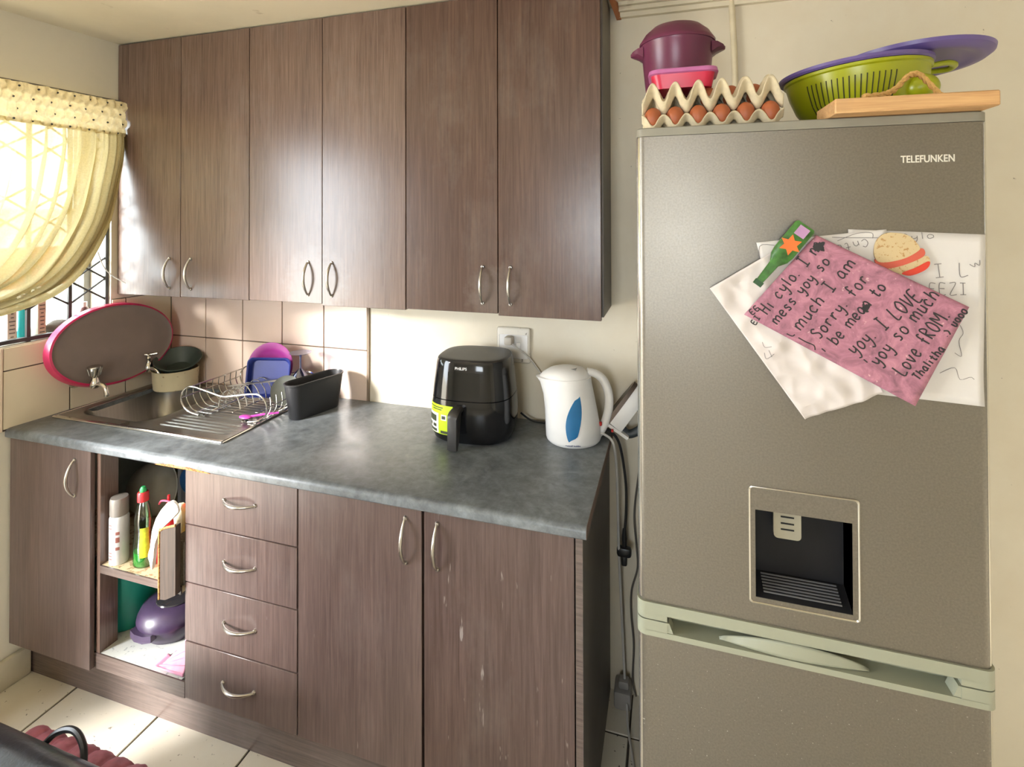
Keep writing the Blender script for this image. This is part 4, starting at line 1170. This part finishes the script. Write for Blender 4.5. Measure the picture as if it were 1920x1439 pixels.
write(bm, 'I L', fpix(1752, 521, -.703), fpix(1822, 517, -.703), .024, .0013, flat1)
write(bm, 'w', fpix(1822, 503, -.703), fpix(1846, 494, -.703), .013, .0013, flat1)
write(bm, 'EEZI', fpix(1742, 553, -.703), fpix(1818, 553, -.703), .021, .0013, flat1)
for pts in ([(1762, 700), (1790, 690), (1800, 712), (1822, 708), (1830, 726), (1800, 735), (1815, 745)], [(1755, 725), (1775, 722), (1780, 735), (1795, 738), (1812, 750), (1829, 746)], [(1800, 610), (1806, 625), (1798, 640), (1803, 668), (1790, 662)]):
    ribbon(bm, [fpix(a, b_, -.703) for a, b_ in pts], .0010, flat1)
obj('pencil_writing', bm, m_pencil, t1)['kind'] = 'stuff'
t2, s2 = sheet('paper', [(1445, 560), (1680, 560), (1662, 430), (1418, 455)], -.7045, m_paper, 'white sheet with a pencil box, top left behind the pink note')
bm = B()
s2b = lambda x, z: s2(x, z, .0009)
for pts in ([(1427, 500), (1424, 462), (1452, 460)], [(1570, 452), (1606, 438), (1634, 437), (1636, 447)], [(1560, 445), (1595, 446), (1660, 446)]):
    ribbon(bm, [fpix(a, b_, -.7045) for a, b_ in pts], .0011, s2b)
write(bm, 'Cnto', fpix(1626, 448, -.7045), fpix(1562, 462, -.7045), .014, .0013, s2b)
obj('pencil_writing', bm, m_pencil, t2)['kind'] = 'stuff'
t3, s3 = sheet('crumpled_paper', [(1508, 785), (1655, 735), (1500, 440), (1330, 540)], -.7065, plain('crumpled_white_paper', rgb(206, 198, 196), .7, var=.03), 'crumpled white sheet sticking out at the lower left behind the pink note', crumple=.0120, n=60, seed=4)
bm = B(); random.seed(5)
for pts in ([(1428, 640), (1433, 650), (1445, 648)], [(1432, 660), (1436, 672), (1450, 662)], [(1440, 655), (1446, 668)]):
    ribbon(bm, [fpix(a, b_, -.709) for a, b_ in pts], .0010, lambda x, z: s3(x, z, .001))
obj('pencil_writing', bm, m_pencil, t3)['kind'] = 'stuff'
t4, s4 = sheet('pink_note', [(1716, 762), (1817, 576), (1530, 441), (1395, 590)], -.7215, pink_paper_mat(), 'pink marbled note covered in black handwriting, held by the bottle magnet', n=30, seed=9, crumple=.0006)
random.seed(11)
bm = B(); Y4 = -.7220
cp = lambda a, b_: fpix(1310+a/3.4286, 400+b_/3.4286, Y4)
W4 = .0027
for s, a, b_, h in (('Hi cylo. I m', (440, 655), (800, 215), .0185), ('mess yoy so', (505, 720), (855, 305), .0165), ('much I am', (655, 755), (1020, 315), .0185), ('Sorry. for', (780, 815), (1105, 415), .0185),
                    ('be mean to', (885, 850), (1215, 470), .0175), ('yoy. I LOVE', (1005, 915), (1450, 540), .021), ('yoy so much', (1155, 985), (1560, 520), .0195), ('Love fROM.', (1320, 1050), (1625, 650), .020), ('Thalitha', (1415, 1075), (1590, 870), .0115), (':) uooo', (1600, 800), (1735, 625), .012)):
    write(bm, s, cp(*a), cp(*b_), h*1.2, W4, s4)
for k in range(14):   # scribbled-out word and the margin squiggles
    ribbon(bm, [cp(740+random.uniform(0, 70), 190+random.uniform(-5, 55)) for _ in range(4)], W4, s4)
for k in range(8): ribbon(bm, [cp(1055+random.uniform(0, 45), 590+random.uniform(-5, 55)) for _ in range(4)], W4, s4)
write(bm, 'EI', cp(365, 720), cp(400, 665), .010, W4*.8, s4); write(bm, 'EE', cp(345, 655), cp(400, 610), .010, W4*.8, s4)
for pts in ([(565, 775), (600, 790), (618, 780)], [(640, 800), (690, 828), (740, 850), (748, 880)], [(790, 870), (815, 890)], [(1060, 940), (1085, 960)]):
    ribbon(bm, [cp(*p) for p in pts], W4*.8, s4)
obj('handwriting', bm, m_ink, t4)['kind'] = 'stuff'
# bottle magnet
bmn = thing('bottle_magnet', 'green bottle-shaped fridge magnet with an orange star', 'magnet', (*fpix(1418, 535, -.722)[:1], -.722, fpix(1418, 535, -.722)[1]))
p0 = Vector((*fpix(1418, 534, -.724),)); p1 = Vector((*fpix(1511, 423, -.724),))
dv = (p1-p0); Lb = dv.length; dv.normalize(); nv = Vector((-dv.y, dv.x))
outl = [(0, .011), (.06, .0115), (.08, .009), (.36, .012), (.46, .024), (.55, .027), (.97, .027), (1.0, .023)]
def bot(outl, y0, y1, sc=1.0):
    pts = [(a, w_) for a, w_ in outl]+[(a, -w_) for a, w_ in outl[::-1]]
    r_ = []
    for y, k in ((y0, 1), (y1, 1), (y1-.0015, .86)):
        r_.append([Vector((p0.x+dv.x*a*Lb+nv.x*w_*k*sc*.72, y, p0.y+dv.y*a*Lb+nv.y*w_*k*sc*.72)) for a, w_ in pts])
    return rings(B(), r_)
obj('bottle', bot(outl, -.7240, -.7280), plain('bottle_green', rgb(58, 104, 44), .3, var=.45, scale=70), bmn)
obj('cap', bot([(0, .0115), (.07, .012)], -.7281, -.7287), plain('dark_green_cap', rgb(30, 70, 34), .4), bmn)
sc_ = p0+dv*Lb*.68; b = B()
pts = [Vector((sc_.x+math.cos(a+.3)*r_, -.7297, sc_.y+math.sin(a+.3)*r_)) for a, r_ in [(2*PI*k/12, .0205 if k % 2 == 0 else .011) for k in range(12)]]
prism(b, pts, (0, -.0012, 0)); obj('star', b, plain('orange_star', rgb(226, 110, 40), .5), bmn)
sc_ = p0+dv*Lb*.90
obj('neck_label', prism(B(), [Vector((sc_.x+dv.x*a+nv.x*w_, -.7297, sc_.y+dv.y*a+nv.y*w_)) for a, w_ in ((-.010, .009), (.010, .009), (.010, -.011), (-.010, -.011))], (0, -.001, 0)), plain('lilac_patch', rgb(170, 130, 170), .5), bmn)
# plain sandwich magnet
sm = thing('sandwich_magnet', 'flat sandwich-shaped fridge magnet with bread and red filling', 'magnet', (fpix(1690, 515, -.706)[0], -.706, fpix(1690, 515, -.706)[1]))
def blob(pxs, y0, y1): return prism(B(), [Vector((a, y0, b_)) for a, b_ in [fpix(p.x, p.y, y0) for p in smooth([(x, y, 0) for x, y in pxs], 5, True)]], (0, y1-y0, 0))
obj('bread', blob([(1638, 478), (1642, 452), (1662, 437), (1700, 441), (1722, 462), (1718, 472), (1690, 486), (1650, 492)], -.7065, -.7105), speckle('toast', rgb(198, 176, 136), rgb(170, 130, 80), 160, .58, .7), sm)
obj('filling', blob([(1640, 486), (1690, 480), (1722, 466), (1732, 470), (1728, 482), (1690, 498), (1655, 503)], -.7055, -.7095), plain('red_filling', rgb(200, 90, 70), .6), sm)
obj('lower_bread', blob([(1655, 502), (1690, 497), (1732, 480), (1742, 487), (1738, 500), (1705, 515), (1672, 512)], -.7055, -.7088), MATS['toast'], sm)
obj('sauce', blob([(1690, 512), (1715, 502), (1739, 490), (1741, 498), (1730, 508), (1705, 517)], -.7060, -.7098), plain('red_sauce', rgb(206, 60, 40), .5), sm)

# ------------------------------------------------------------------ on top of the fridge: egg trays and eggs
m_pulp = plain('egg_tray_pulp', rgb(206, 192, 162), .9, var=.12, scale=60, bump=.5)
m_egg = plain('brown_egg', rgb(168, 92, 56), .45, var=.08)
PI_, TXA, TYA = .0487, 2.133, -.622
def tray_fn(z0, amp, shift, ny=6, yph=0.0, flat=None):
    nx = 6
    def f(u, v):
        x = u*nx*PI_; y = v*ny*PI_
        h = .5*(math.cos(2*PI*(x/PI_+shift))+math.cos(2*PI*(y/PI_+yph)))
        h = math.copysign(abs(h)**.8, h)
        z = z0+amp*h+.0015*noise.noise(Vector((x*90, y*90, z0)))
        if flat and x < .19 and y > .012: z = min(z, flat)   # pressed down under the tub and pot
        return Vector((TXA+x, TYA+y, z))
    return f
t = thing('egg_tray', 'lower grey cardboard egg tray standing on the fridge', 'egg tray', (2.28, -.48, FZ), 'egg trays')
obj('tray_sheet', grid(B(), tray_fn(FZ+.0245, .0215, 0, 6, .17), 96, 96), m_pulp, t, ang=180, solid=.0022)
t = thing('egg_tray', 'upper grey cardboard egg tray resting on the brown eggs', 'egg tray', (2.28, -.48, FZ+.05), 'egg trays')
obj('tray_sheet', grid(B(), tray_fn(FZ+.0835, .0390, .5, 6, .17, FZ+.1035), 96, 96), m_pulp, t, ang=180, solid=.0022)
def egg(x, y, z, label, group):
    b = lathe(B(), [(.0195*math.sin(a)*(1-.12*math.cos(a)*-1 if False else 1-.10*math.cos(a)), -.0275*math.cos(a)) for a in [PI*i/14 for i in range(15)]], (0, 0, 0), 20)
    o_ = obj('egg', b, m_egg); o_.location = (x, y, z+.0275)
    o_['label'] = label; o_['category'] = 'egg'; o_['group'] = group
names = ['leftmost', 'second from the left', 'third from the left', 'fourth from the left', 'fifth from the left', 'rightmost']
for k in range(6):
    egg(TXA+PI_*(k+.5), TYA+PI_*.36, FZ+.0062, 'brown egg, '+names[k]+' in the front row of the lower tray', 'eggs in the lower tray')
for k, (i, nm) in enumerate(((3, 'just right of the pink tub'), (4, 'two cells right of the pink tub'), (5, 'nearest the lime colander'))):
    egg(TXA+PI_*i, TYA+PI_*1.33, FZ+.0560, 'brown egg in the upper tray, '+nm, 'eggs in the upper tray')
# pink tub
ZT2 = FZ+.1065
pt = thing('food_tub', 'hot pink food tub with lilac lid in front of the purple pot', 'tub', (2.222, -.545, ZT2))
def rr3(x0, x1, y0, y1, r_, z): return [Vector((x, y, z)) for x, y in rrect(x0, x1, y0, y1, r_, 5)]
obj('tub', rings(B(), [rr3(2.160, 2.286, -.592, -.500, .02, ZT2), rr3(2.152, 2.293, -.598, -.494, .022, ZT2+.034)]), plain('hot_pink', rgb(196, 32, 68), .35), pt)
obj('lid', rings(B(), [rr3(2.150, 2.296, -.600, -.492, .024, ZT2+.032), rr3(2.146, 2.300, -.604, -.489, .026, ZT2+.034), rr3(2.148, 2.298, -.602, -.490, .025, ZT2+.043), rr3(2.156, 2.290, -.595, -.497, .02, ZT2+.0455)]), plain('lilac_lid', rgb(184, 106, 160), .35), pt)
# purple pot
pp = thing('purple_pot', 'dark purple plastic pot with lid and side lugs', 'pot', (2.213, -.405, ZT2))
m_pur = plain('plum_plastic', rgb(98, 38, 68), .32, var=.05)
pc_ = (2.213, -.405, ZT2)
obj('pot_body', lathe(B(), [(0, 0), (.068, 0), (.076, .006), (.084, .08), (.090, .148), (.0925, .152), (.0925, .157), (.0, .157)], pc_, 56), m_pur, pp)
obj('lid', lathe(B(), [(.0955, .154), (.0955, .161), (.092, .166), (.082, .182), (.062, .200), (.03, .212), (0, .214)], pc_, 56), m_pur, pp)
for s in (-1, 1):
    b = B(); rs = []
    for u, hw, z0, z1 in ((.084, .034, .118, .152), (.098, .030, .128, .151), (.112, .018, .133, .146), (.118, .008, .135, .141)):
        rs.append([Vector((pc_[0]+s*u, pc_[1]+y, pc_[2]+z)) for y, z in ((-hw, z0+.006), (-hw*.5, z0), (hw*.5, z0), (hw, z0+.006), (hw, z1-.002), (hw*.5, z1), (-hw*.5, z1), (-hw, z1-.002))])
    obj('lug', rings(b, rs), m_pur, pp)

# colander
cl = thing('colander', 'lime green slotted colander with loop handle on the fridge', 'colander', (2.606, -.475, FZ))
m_lime = plain('lime_plastic', rgb(154, 160, 24), .28, var=.04)
CC = Vector((2.606, -.475, FZ+.0008)); CT = Matrix.Rotation(math.radians(-4), 4, 'Y')
prof = [(0, 0), (.060, 0), (.075, .003), (.100, .022), (.122, .056), (.134, .092), (.139, .118), (.143, .121), (.143, .127), (.139, .128), (.135, .118), (.130, .092), (.118, .058), (.097, .026), (.070, .008), (0, .006)]
CO = CC+Vector((0, 0, .004))
obj('bowl', lathe(B(), prof, CO, 64, rot=CT), m_lime, cl)
def cl_r(z):
    pr_ = prof[:7]
    for (r0, z0), (r1, z1) in zip(pr_, pr_[1:]):
        if z <= z1: return r0+(r1-r0)*(z-z0)/max(1e-6, z1-z0)
    return .14
m_slot = plain('slot_shadow', (.03, .032, .005, 1), .7)
for k in range(17):
    a = math.radians(212+4.5*k)
    pts = [CT @ Vector(((cl_r(z)+.0003)*math.cos(a+.10*(z-.07)*6), (cl_r(z)+.0003)*math.sin(a+.10*(z-.07)*6), z))+CO for z in [.036+.066*i/8 for i in range(9)]]
    obj('slot', tube(B(), pts, .0012, 5), m_slot, cl)
lp = [(.136, -.03, .122), (.165, -.028, .124), (.185, -.012, .122), (.186, .01, .118), (.165, .026, .120), (.138, .03, .122)]
obj('loop_handle', tube(B(), smooth([CT @ Vector(p)+CO for p in lp], 6), [.006]*31, 10, flat=1.3), m_lime, cl)
b = B(); bmesh.ops.create_uvsphere(b, u_segments=24, v_segments=14, radius=1, matrix=Matrix.Translation(CT @ Vector((.088, -.096, .066))+CO) @ Matrix.Diagonal((.032, .026, .028, 1)))
obj('grip_bulge', b, m_lime, cl)
# lids
m_lil = plain('violet_plastic', rgb(98, 82, 142), .35, var=.04)
bm = lathe(B(), [(0, .004), (.10, .004), (.125, .0), (.146, .0), (.150, .004), (.150, .010), (.146, .011), (.12, .008), (0, .010)], CO+CT @ Vector((-.002, .004, .1285)), 64, rot=CT)
tag(obj('violet_dish', bm, m_lil), 'shallow violet dish lying upside down directly on the lime colander', 'dish')
bm = lathe(B(), [(0, .006), (.100, .006), (.112, .003), (.120, 0), (.136, .001), (.148, .010), (.150, .018), (.146, .019), (.134, .008), (.118, .006), (.10, .011), (0, .011)], (2.722, -.43, FZ+.153), 64, rot=Matrix.Rotation(math.radians(-2), 4, 'X') @ Matrix.Rotation(math.radians(-1.5), 4, 'Y'))
tag(obj('violet_platter', bm, m_lil), 'large violet platter on top of the colander, jutting out to the right', 'platter')
# board and rope
bd = thing('wooden_board', 'thick pale wooden board on the front edge of the fridge top', 'board', (2.607, -.64, FZ))
m_pine = wood('pale_board_wood', 'X', dark=rgb(186, 138, 88), light=rgb(220, 178, 124), rough=.6)
rb = Matrix.Translation((2.607, -.66, 0)) @ Matrix.Rotation(math.radians(1.0), 4, 'Z') @ Matrix.Translation((-2.607, .66, 0))
b = box(B(), 2.484, 2.735, -.745, -.628, FZ+.001, FZ+.028, .002, 1); b.transform(rb)
obj('plank', b, m_pine, bd)
m_rope = plain('jute', rgb(206, 164, 100), .9, var=.2, scale=200, bump=.6)
path = smooth([(2.535, -.735, FZ+.031), (2.570, -.715, FZ+.036), (2.600, -.690, FZ+.050), (2.632, -.664, FZ+.080), (2.652, -.656, FZ+.083), (2.668, -.660, FZ+.062), (2.680, -.680, FZ+.034), (2.70, -.690, FZ+.031), (2.725, -.690, FZ+.031)], 8)
b = B()
for ph in (0, PI):
    pts = []
    for i, p in enumerate(path):
        a = ph+i*.9; pts.append(p+Vector((0, math.cos(a)*.003, math.sin(a)*.003)))
    tube(b, pts, .0038, 6)
obj('rope', b, m_rope, bd)

# ------------------------------------------------------------------ inside the open sink cabinet
SZ = .4885
sc_ = thing('spray_can', 'silver white spray can on the cabinet shelf', 'spray can', (.425, -.545, SZ))
p = (.425, -.545, SZ)
obj('can', lathe(B(), [(0, 0), (.027, 0), (.028, .003), (.028, .148), (.025, .156), (0, .157)], p, 32), plain('can_white', rgb(216, 216, 218), .35, .2), sc_)
obj('cap', lathe(B(), [(.0255, .157), (.0265, .16), (.0265, .205), (.0245, .214), (0, .216)], p, 32), plain('can_cap_grey', rgb(150, 144, 138), .4, .2), sc_)
bm = B()
def arcpatch(bm, c, r, a0, a1, z0, z1, n=8):
    rs = [[Vector((c[0]+r*math.cos(a0+(a1-a0)*i/n), c[1]+r*math.sin(a0+(a1-a0)*i/n), c[2]+z)) for i in range(n+1)] for z in (z0, z1)]
    rings(bm, rs, closed=False)
for z in (.05, .075, .082, .1): arcpatch(bm, p, .0284, -1.0, -.6, z, z+.010)
for z in (.02, .03, .12, .13, .04): arcpatch(bm, p, .0284, -1.9, -1.4, z, z+.003)
obj('label_print', bm, plain('can_print', rgb(150, 95, 85), .5), sc_)
gb = thing('dish_soap_bottle', 'green dish soap bottle with red and green cap', 'bottle', (.518, -.535, SZ))
m_soap = clear_mat('clear_green', (.50, .74, .50, 1), .16, .08); m_soapl = plain('green_soap', rgb(40, 150, 70), .25)
p = (.518, -.535, SZ)
obj('bottle_body', lathe(B(), [(0, .0), (.030, 0), (.033, .004), (.033, .07), (.028, .11), (.030, .15), (.022, .195), (.014, .212), (0, .212)], p, 32, sx=1, sy=.72), m_soap, gb)
obj('liquid', lathe(B(), [(0, .003), (.029, .003), (.0315, .006), (.0312, .045), (0, .046)], p, 32, sx=1, sy=.70), m_soapl, gb)
obj('cap', lathe(B(), [(.0, .210), (.0165, .210), (.0165, .236), (.014, .240), (0, .240)], p, 24), plain('red_cap', rgb(200, 45, 50), .4), gb)
obj('nozzle', lathe(B(), [(0, .24), (.010, .24), (.010, .247), (.006, .256), (0, .257)], p, 16), plain('green_nozzle', rgb(50, 160, 90), .4), gb)
bm = B(); rs = [[Vector((p[0]+.0338*sc1*math.cos(a), p[1]+.0338*.74*sc1*math.sin(a), p[2]+z)) for a in [-1.15+1.0*i/8 for i in range(9)]] for z, sc1 in ((.035, 1), (.07, 1), (.11, .87), (.13, .90))]
rings(bm, rs, closed=False)
obj('label', bm, plain('yellow_green_label', rgb(190, 200, 50), .5, var=.3, scale=60), gb)
rbn = thing('red_bottle', 'red squeeze bottle behind the dish soap', 'bottle', (.577, -.492, SZ))
p = (.577, -.492, SZ)
m_red = plain('red_bottle_plastic', rgb(205, 30, 38), .35)
obj('bottle_body', lathe(B(), [(0, 0), (.032, 0), (.034, .004), (.034, .115), (.026, .150), (.014, .165), (0, .165)], p, 32), m_red, rbn)
obj('spout', lathe(B(), [(0, .165), (.013, .165), (.012, .18), (.005, .19), (.004, .215), (0, .216)], p, 20), m_red, rbn)
obj('strap', tube(B(), smooth([(p[0]-.03, p[1]-.01, SZ+.185), (p[0]-.015, p[1]-.014, SZ+.20), (p[0]+.015, p[1]-.012, SZ+.202), (p[0]+.03, p[1], SZ+.185)]), .003, 6), plain('pink_strap', rgb(220, 80, 110), .4), rbn)
# basket with wooden front, packets in it
bk = thing('basket', 'woven grey basket with a worn wooden front board at the shelf edge', 'basket', (.69, -.53, SZ))
m_wick = plain('grey_wicker', rgb(150, 138, 122), .8, var=.25, scale=220, bump=.8)
b = B()
for (x0, x1, y0, y1) in ((.640, .646, -.575, -.40), (.733, .739, -.575, -.40), (.64, .739, -.406, -.40), (.64, .739, -.575, -.569)): box(b, x0, x1, y0, y1, SZ+.001, SZ+.135)
box(b, .64, .739, -.575, -.40, SZ+.001, SZ+.006)
obj('wicker_body', b, m_wick, bk)
b = B()
for k in range(12): tube(b, [(.6385, -.575, SZ+.008+.011*k), (.6385, -.40, SZ+.008+.011*k)], .0028, 6)
obj('weave', b, m_wick, bk)
m_wfront = wood('worn_board', 'Z', dark=rgb(48, 38, 32), light=rgb(86, 70, 58), rough=.6)
b = prism(B(), [(.676, -.606, .455), (.676, -.606, .655), (.682, -.606, .668), (.700, -.606, .678), (.741, -.606, .692), (.741, -.606, .480), (.700, -.606, .458)], (0, .018, 0))
obj('front_board', b, m_wfront, bk)
obj('raw_edge', tube(B(), smooth([(.6765, -.606, .456), (.6765, -.606, .65), (.683, -.606, .669), (.70, -.606, .679), (.741, -.606, .693)], 4), .0035, 6), m_chip, bk)
def packet(name, label, cat, pts, y, th, mat, seed, kids=()):
    b = B()
    c_ = Vector((sum(p[0] for p in pts)/len(pts), y, sum(p[1] for p in pts)/len(pts)))
    o0 = [Vector((p.x, y, p.y)) for p in smooth([(x, z, 0) for x, z in pts], 5, True)]
    rs = []
    for k, d_ in ((.9, -th/2), (1, -th*.3), (1, th*.3), (.9, th/2)):
        rs.append([c_+(q-c_)*k+Vector((0, d_+.004*noise.noise(Vector((q.x*50, q.z*50, seed))), 0)) for q in o0])
    rings(b, rs)
    return tag(obj(name, b, mat), label, cat)
def spotted():
    return speckle('white_spotted_bag', rgb(238, 232, 226), rgb(60, 56, 60), 42, .72, .6, k=.02)
packet('plastic_bag', 'white plastic bag with dark dots hanging out of the basket', 'bag', [(.618, .575), (.632, .53), (.645, .60), (.664, .655), (.705, .695), (.738, .730), (.710, .757), (.664, .715), (.636, .66), (.628, .61)], -.592, .012, spotted(), 2)
packet('cream_packet', 'cream paper packet in the basket beside the yellow one', 'packet', [(.664, .63), (.662, .70), (.675, .712), (.694, .708), (.694, .63)], -.535, .02, plain('cream_packet_paper', rgb(226, 214, 180), .6), 4)
yp = thing('yellow_packet', 'yellow and red packet standing in the basket', 'packet', (.72, -.52, SZ+.14))
obj('pack', box(B(), .700, .731, -.535, -.505, SZ+.012, .735, .003, 1), plain('yellow_pack', rgb(238, 184, 30), .45), yp)
obj('red_band', box(B(), .6995, .7315, -.5358, -.5042, .700, .726, .003, 1), plain('red_pack', rgb(205, 50, 35), .45), yp)
b = text_bm('NEW', .016, .024, .0004); b.transform(Matrix.Translation((.7035, -.5362, .707)) @ FRONT)
obj('lettering', b, m_white, yp)
# behind: white bowl, grey basin, blue lid
bm = lathe(B(), [(0, 0), (.04, .0), (.078, .016), (.097, .046), (.101, .078), (.104, .080), (.098, .078), (.092, .046), (.07, .020), (0, .006)], (.262, -.36, SZ+.108), 48, rot=Matrix.Rotation(math.radians(78), 4, 'X') @ Matrix.Rotation(math.radians(180), 4, 'X'))
tag(obj('white_bowl', bm, plain('dull_white_bowl', rgb(196, 192, 182), .5)), 'large dull white bowl standing at the back of the shelf', 'bowl')
rs = []
for q, z in ((.080, .05), (.088, .045), (.096, .006), (.104, .001), (.100, 0), (.092, .006), (.084, .040)):
    rs.append([Vector((.475+x, -.285+z, SZ+.118+y)) for x, y in rrect(-q, q, -q*1.1, q*1.1, .045, 6)])
tag(obj('grey_basin', rings(B(), [r[:] for r in rs][::-1] if False else rs), plain('grey_basin_plastic', rgb(120, 118, 122), .45)), 'grey plastic basin on edge at the back of the shelf', 'basin')
bm = lathe(B(), [(0, 0), (.04, 0), (.046, .006), (.046, .02), (.04, .024), (0, .024)], (.475, -.305, SZ+.165), 32, rot=Matrix.Rotation(math.radians(85), 4, 'X'))
tag(obj('blue_lid', bm, plain('blue_lid_plastic', rgb(50, 100, 170), .4)), 'round blue lid leaning in the grey basin', 'lid')
FZ0 = .2008
bu = thing('bucket', 'teal plastic bucket on the cabinet floor', 'bucket', (.318, -.43, FZ0))
obj('bucket_wall', lathe(B(), [(0, 0), (.082, 0), (.086, .004), (.102, .215), (.106, .218), (.106, .225), (.099, .225), (.083, .008), (0, .006)], (.318, -.43, FZ0), 48), plain('teal_plastic', rgb(28, 138, 122), .4), bu)
pu = thing('purple_cooker', 'purple round plastic cooker with a dark window in its lid', 'cooker', (.53, -.425, FZ0))
p = (.530, -.425, FZ0)
m_pl = plain('dusty_purple', rgb(60, 47, 72), .35, var=.15, scale=30)
obj('base', lathe(B(), [(0, 0), (.070, 0), (.082, .006), (.098, .035), (.105, .058), (.105, .064), (0, .064)], p, 48), m_pl, pu)
obj('lid', lathe(B(), [(.112, .061), (.114, .067), (.112, .078), (.102, .098), (.082, .113), (.055, .120), (0, .122)], p, 48), m_pl, pu)
obj('lid_window', lathe(B(), [(.060, .1185), (.058, .1215), (.03, .124), (0, .1245)], (p[0]+.010, p[1]-.006, p[2]), 36), plain('smoky_window', (.03, .028, .032, 1), .15), pu)
obj('clasp', rings(B(), [[Vector((p[0]-.06+.09*u, p[1]-.116-.010*math.sin(PI*u)+o_, p[2]+.042+z)) for u, z in ((0, 0), (.3, -.004), (.7, -.004), (1, 0), (1, .022), (.7, .020), (.3, .020), (0, .022))] for o_ in (0.03, 0.0)]), m_pl, pu)
b = B()
for s in (-.008, .010): tube(b, [(p[0]+.012+s, p[1]-.055, p[2]+.1220), (p[0]+.03+s, p[1]+.04, p[2]+.1245)], .0014, 6)
obj('window_rib', b, m_steel, pu)
# pink dustpan
m_dp = plain('pale_pink_plastic', rgb(240, 170, 200), .4)
dp = thing('dustpan', 'pale pink ridged dustpan at the front of the cabinet floor', 'dustpan', (.69, -.555, FZ0))
def dpf(u, v):
    x = .610+.124*u; y = -.572+.05*v
    z = FZ0+.003+.125*(max(0, u-.15)/.85)**1.1*v+.002*math.sin(u*30)*(.3+v)
    return Vector((x, y, z))
obj('pan', grid(B(), dpf, 24, 10), m_dp, dp, solid=.003, ang=180)
b = B()
for k in range(4): tube(b, [dpf(.08+.05*k, .04+.17*k)+Vector((0, -.001, .002)), dpf(.97, .04+.17*k)+Vector((0, -.001, .002))], .0016, 6)
obj('ridge', b, m_dp, dp)

# ------------------------------------------------------------------ foreground: black leather chair and the maroon ruched cushion
chair = thing('leather_chair', 'black glossy leather armchair at the lower left corner', 'chair', (.55, -1.25, 0))
def leather():
    m = N('black_leather'); m.set(Roughness=.28)
    v = m.coords((1, 1, 1), world=True)
    f = m.noise(v, 26, 6, .7, .8)
    m.color(m.ramp(f, [(.45, (.010, .010, .012, 1)), (.62, (.020, .021, .026, 1)), (.8, (.10, .11, .13, 1))]))
    m.bump(m.noise(v, 120, 4), .35, .002); return m.m
m_lea = leather()
def bolster(p0, p1, r, n=24, sq=1.0):
    p0, p1 = Vector(p0), Vector(p1); d = (p1-p0); L = d.length; d.normalize()
    s = d.cross(Vector((0, 0, 1))).normalized(); rs = []
    for i in range(17):
        t = i/16; e = min(1, (1-abs(2*t-1)**8)**.5+.25) if 0 < t < 1 else .35
        rs.append([p0+d*(L*t)+(s*math.cos(2*PI*k/n)+Vector((0, 0, 1))*math.sin(2*PI*k/n)*sq)*r*e for k in range(n)])
    return rings(B(), rs)
obj('armrest', bolster((.30, -1.062, .407), (1.28, -1.076, .407), .075), m_lea, chair)
obj('seat', box(B(), .32, 1.22, -1.72, -1.10, .18, .36, .05, 4), m_lea, chair)
obj('arm_panel', box(B(), .34, 1.22, -1.18, -1.07, .05, .40, .02, 3), m_lea, chair)
for x in (.40, 1.15):
    for y in (-1.66, -1.13): obj('leg', lathe(B(), [(0, 0), (.02, 0), (.025, .19), (0, .19)], (x, y, 0), 16), m_black, chair)
obj('strap_loop', tube(B(), smooth([(.79, -1.0, .40), (.825, -.980, .440), (.872, -.972, .452), (.915, -.980, .432), (.94, -1.0, .39)]), .007, 8), m_black, chair)
m_mar = plain('maroon_satin', rgb(150, 84, 96), .45, var=.25, scale=40)
mc = thing('ruched_pouffe', 'maroon ruched satin pouffe beside the black armchair', 'pouffe', (.95, -.93, 0))
def ruche(u, v):
    x = .62+.62*u; c_ = Vector((x, -.935+.0*u, .298)); a = 2*PI*v
    k = .042+.010*abs(math.sin(u*PI*11))**.5+.003*noise.noise(Vector((u*60, math.cos(a)*3, math.sin(a)*3)))
    e = min(1, (1-abs(2*u-1)**10)**.5+.2)
    return c_+Vector((0, math.cos(a)*k*e, math.sin(a)*k*e))
obj('roll', grid(B(), ruche, 110, 40), m_mar, mc, ang=180)
obj('base_panel', box(B(), .64, 1.22, -.975, -.90, 0, .29, .02, 2), m_mar, mc)
